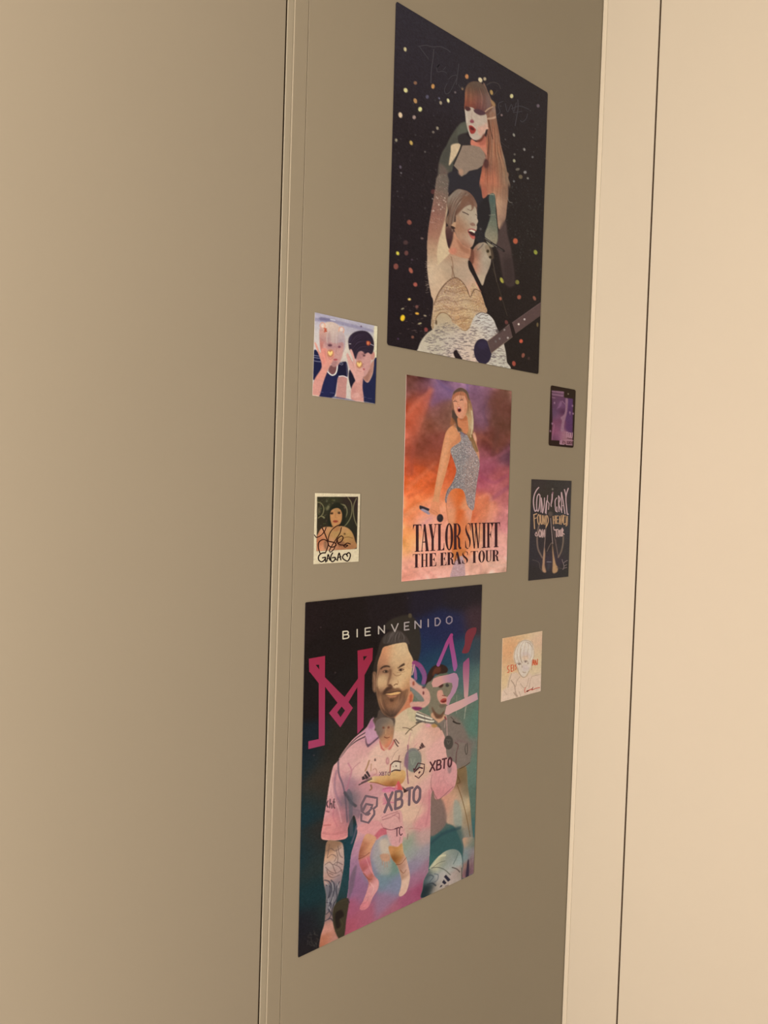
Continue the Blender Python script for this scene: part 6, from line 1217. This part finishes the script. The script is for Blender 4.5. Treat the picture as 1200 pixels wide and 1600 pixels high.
    k.build('tour_lettering', o, 'small pinkish capitals on the right'); k = Ink(b)
    k.view(815, 740, 9.14)
    for pts in ([(572, 1225), (590, 1275), (625, 1250), (650, 1240)], [(590, 1280), (600, 1330), (585, 1370)], [(600, 1350), (640, 1340)], [(600, 1320), (640, 1300)]): k.stroke(pts, (130, 110, 104), .9)
    k.build('signature', o, 'thin grey scribble in the corner')

def sketch_card():
    b = Board((0.84925, -0.25672, 0.09303, 0.09446, 0.01731), (126, 200), 23).view(770, 970, 11.43)
    b.img[:] = b.field([(200, 360, (212, 164, 118)), (260, 480, (208, 150, 106)), (250, 620, (206, 152, 108)), (350, 460, (206, 146, 100)), (480, 300, (208, 172, 130)), (800, 260, (208, 178, 142)), (840, 360, (210, 158, 132)), (800, 500, (206, 176, 138)), (300, 720, (206, 160, 118)), (780, 820, (206, 178, 140)), (200, 960, (206, 172, 126)), (300, 900, (208, 168, 128)), (200, 1150, (208, 174, 132)), (200, 1350, (218, 186, 158)), (400, 1350, (214, 180, 152)), (600, 1250, (214, 180, 156)), (800, 1100, (208, 178, 158))], 10)
    b.fill([(245, 1190), (290, 980), (340, 930), (430, 920), (520, 1010), (600, 1000), (660, 930), (700, 990), (840, 960), (850, 1230), (600, 1320), (300, 1400), (160, 1440), (165, 1250)], (210, 178, 154), 1.2, .9)
    b.fill([(380, 640), (395, 520), (450, 410), (530, 350), (610, 350), (690, 400), (718, 520), (712, 680), (670, 830), (600, 960), (540, 1010), (480, 960), (440, 850), (400, 760)], (206, 184, 164), .8, .95)
    b.fill([(500, 500), (620, 480), (690, 560), (650, 660), (530, 640)], (202, 176, 164), 1.6, .7); b.fill([(520, 640), (620, 620), (620, 690), (540, 700)], (212, 174, 144), 1.4, .7); b.fill([(530, 790), (620, 800), (640, 860), (560, 900), (520, 860)], (200, 176, 164), 1.2, .8)
    b.fill([(370, 470), (430, 450), (400, 520), (365, 540)], (196, 150, 108), .8, .8)
    ln = (146, 118, 98)
    b.fill([(362, 660), (372, 560), (410, 470), (470, 400), (540, 345), (600, 338), (670, 362), (715, 430), (728, 540), (716, 650), (680, 700), (660, 600), (600, 560), (520, 560), (470, 640), (440, 780), (400, 750)], (212, 192, 172), 1.0, .8)
    for pts in ([(540, 345), (470, 420), (430, 540), (425, 700)], [(560, 350), (500, 450), (480, 560), (500, 700), (520, 745)], [(590, 345), (560, 470), (545, 600), (560, 690)], [(620, 350), (630, 470), (610, 600), (625, 680)], [(650, 360), (690, 470), (690, 600), (660, 690)], [(360, 660), (385, 700), (380, 740), (415, 760)], [(728, 540), (735, 620), (705, 690)], [(470, 395), (440, 390), (480, 370)], [(670, 362), (700, 370), (715, 430)]):
        b.line(pts, (164, 136, 114), .8, .55)
    for pts, wd, a in [([(375, 640), (395, 520), (450, 410), (530, 352), (610, 350), (690, 400), (716, 520)], .8, .6), ([(500, 500), (480, 620), (510, 740)], .9, .7), ([(430, 600), (450, 700), (470, 760)], .7, .5), ([(600, 380), (650, 400), (690, 460)], .9, .6), ([(436, 850), (470, 940), (530, 1005), (590, 990), (640, 900)], 1.0, .75), ([(380, 650), (400, 740), (440, 850)], .8, .6), ([(690, 700), (690, 880)], .8, .6),
                       ([(265, 1190), (290, 1060), (330, 940)], .9, .7), ([(320, 1060), (380, 1150), (400, 1280), (440, 1350)], 1.2, .7), ([(400, 1180), (430, 1060), (480, 1000)], 1.0, .6), ([(490, 1120), (540, 1190), (600, 1170), (640, 1020)], .9, .6), ([(640, 1200), (660, 1080), (690, 990)], .8, .6), ([(370, 1280), (420, 1350)], 1.4, .7), ([(460, 1260), (490, 1340)], .8, .5), ([(700, 990), (780, 970), (840, 960)], .8, .5), ([(200, 1260), (250, 1320)], .7, .5),
                       ([(530, 910), (550, 925), (580, 915)], .9, .8), ([(510, 800), (520, 830)], .8, .7), ([(430, 760), (470, 750), (500, 775)], 1.0, .8), ([(550, 715), (590, 705), (620, 730)], 1.0, .7), ([(560, 640), (600, 630)], .7, .4), ([(310, 560), (325, 580)], .8, .6)]: b.line(pts, ln, wd, a)
    b.dot(465, 772, 24, 14, (118, 96, 88), .5); b.dot(580, 727, 20, 16, (120, 98, 90), .5); b.dot(622, 757, 10, 14, (130, 104, 92), .5, .8)
    b.tone = .85; o = sheet('sketch_card', b, 'pale orange card with a line-drawn portrait, lowest small card on the right', 'card', 'small cards on the cupboard panel', 0, (216, 184, 152), .0004)
    k = Ink(b).view(770, 970, 11.43); c = (196, 88, 58)
    for pts in ([(285, 800), (258, 820), (262, 860), (285, 880), (278, 915), (256, 922)], [(318, 790), (322, 905)], [(318, 795), (345, 785)], [(320, 850), (342, 842)], [(322, 905), (348, 895)], [(365, 790), (368, 890)], [(405, 780), (395, 800), (410, 830), (402, 870)]): k.stroke(pts, c, 1.3)
    k.build('card_lettering', o, 'orange capitals left of the portrait'); k = Ink(b).view(770, 970, 11.43)
    for pts in ([(702, 790), (715, 690), (732, 780)], [(705, 752), (730, 745)], [(750, 790), (748, 695), (782, 785), (792, 685)]): k.stroke(pts, (200, 84, 50), 1.4)
    k.build('card_lettering', o, 'orange capitals right of the portrait')
    k = Ink(b).view(770, 970, 11.43)
    for pts, wd in [([(580, 1190), (562, 1240), (570, 1285)], 1.0), ([(590, 1260), (630, 1240), (600, 1265), (650, 1235), (690, 1215)], 1.4), ([(690, 1240), (712, 1180), (700, 1230), (760, 1205), (830, 1190)], 1.1)]: k.stroke(pts, (190, 80, 60), wd)
    k.build('signature', o, 'reddish scribbled signature')

concert_poster(); tour_poster(); football_poster(); selfie_card(); instant_photo(); ticket_card(); mini_poster(); sketch_card()
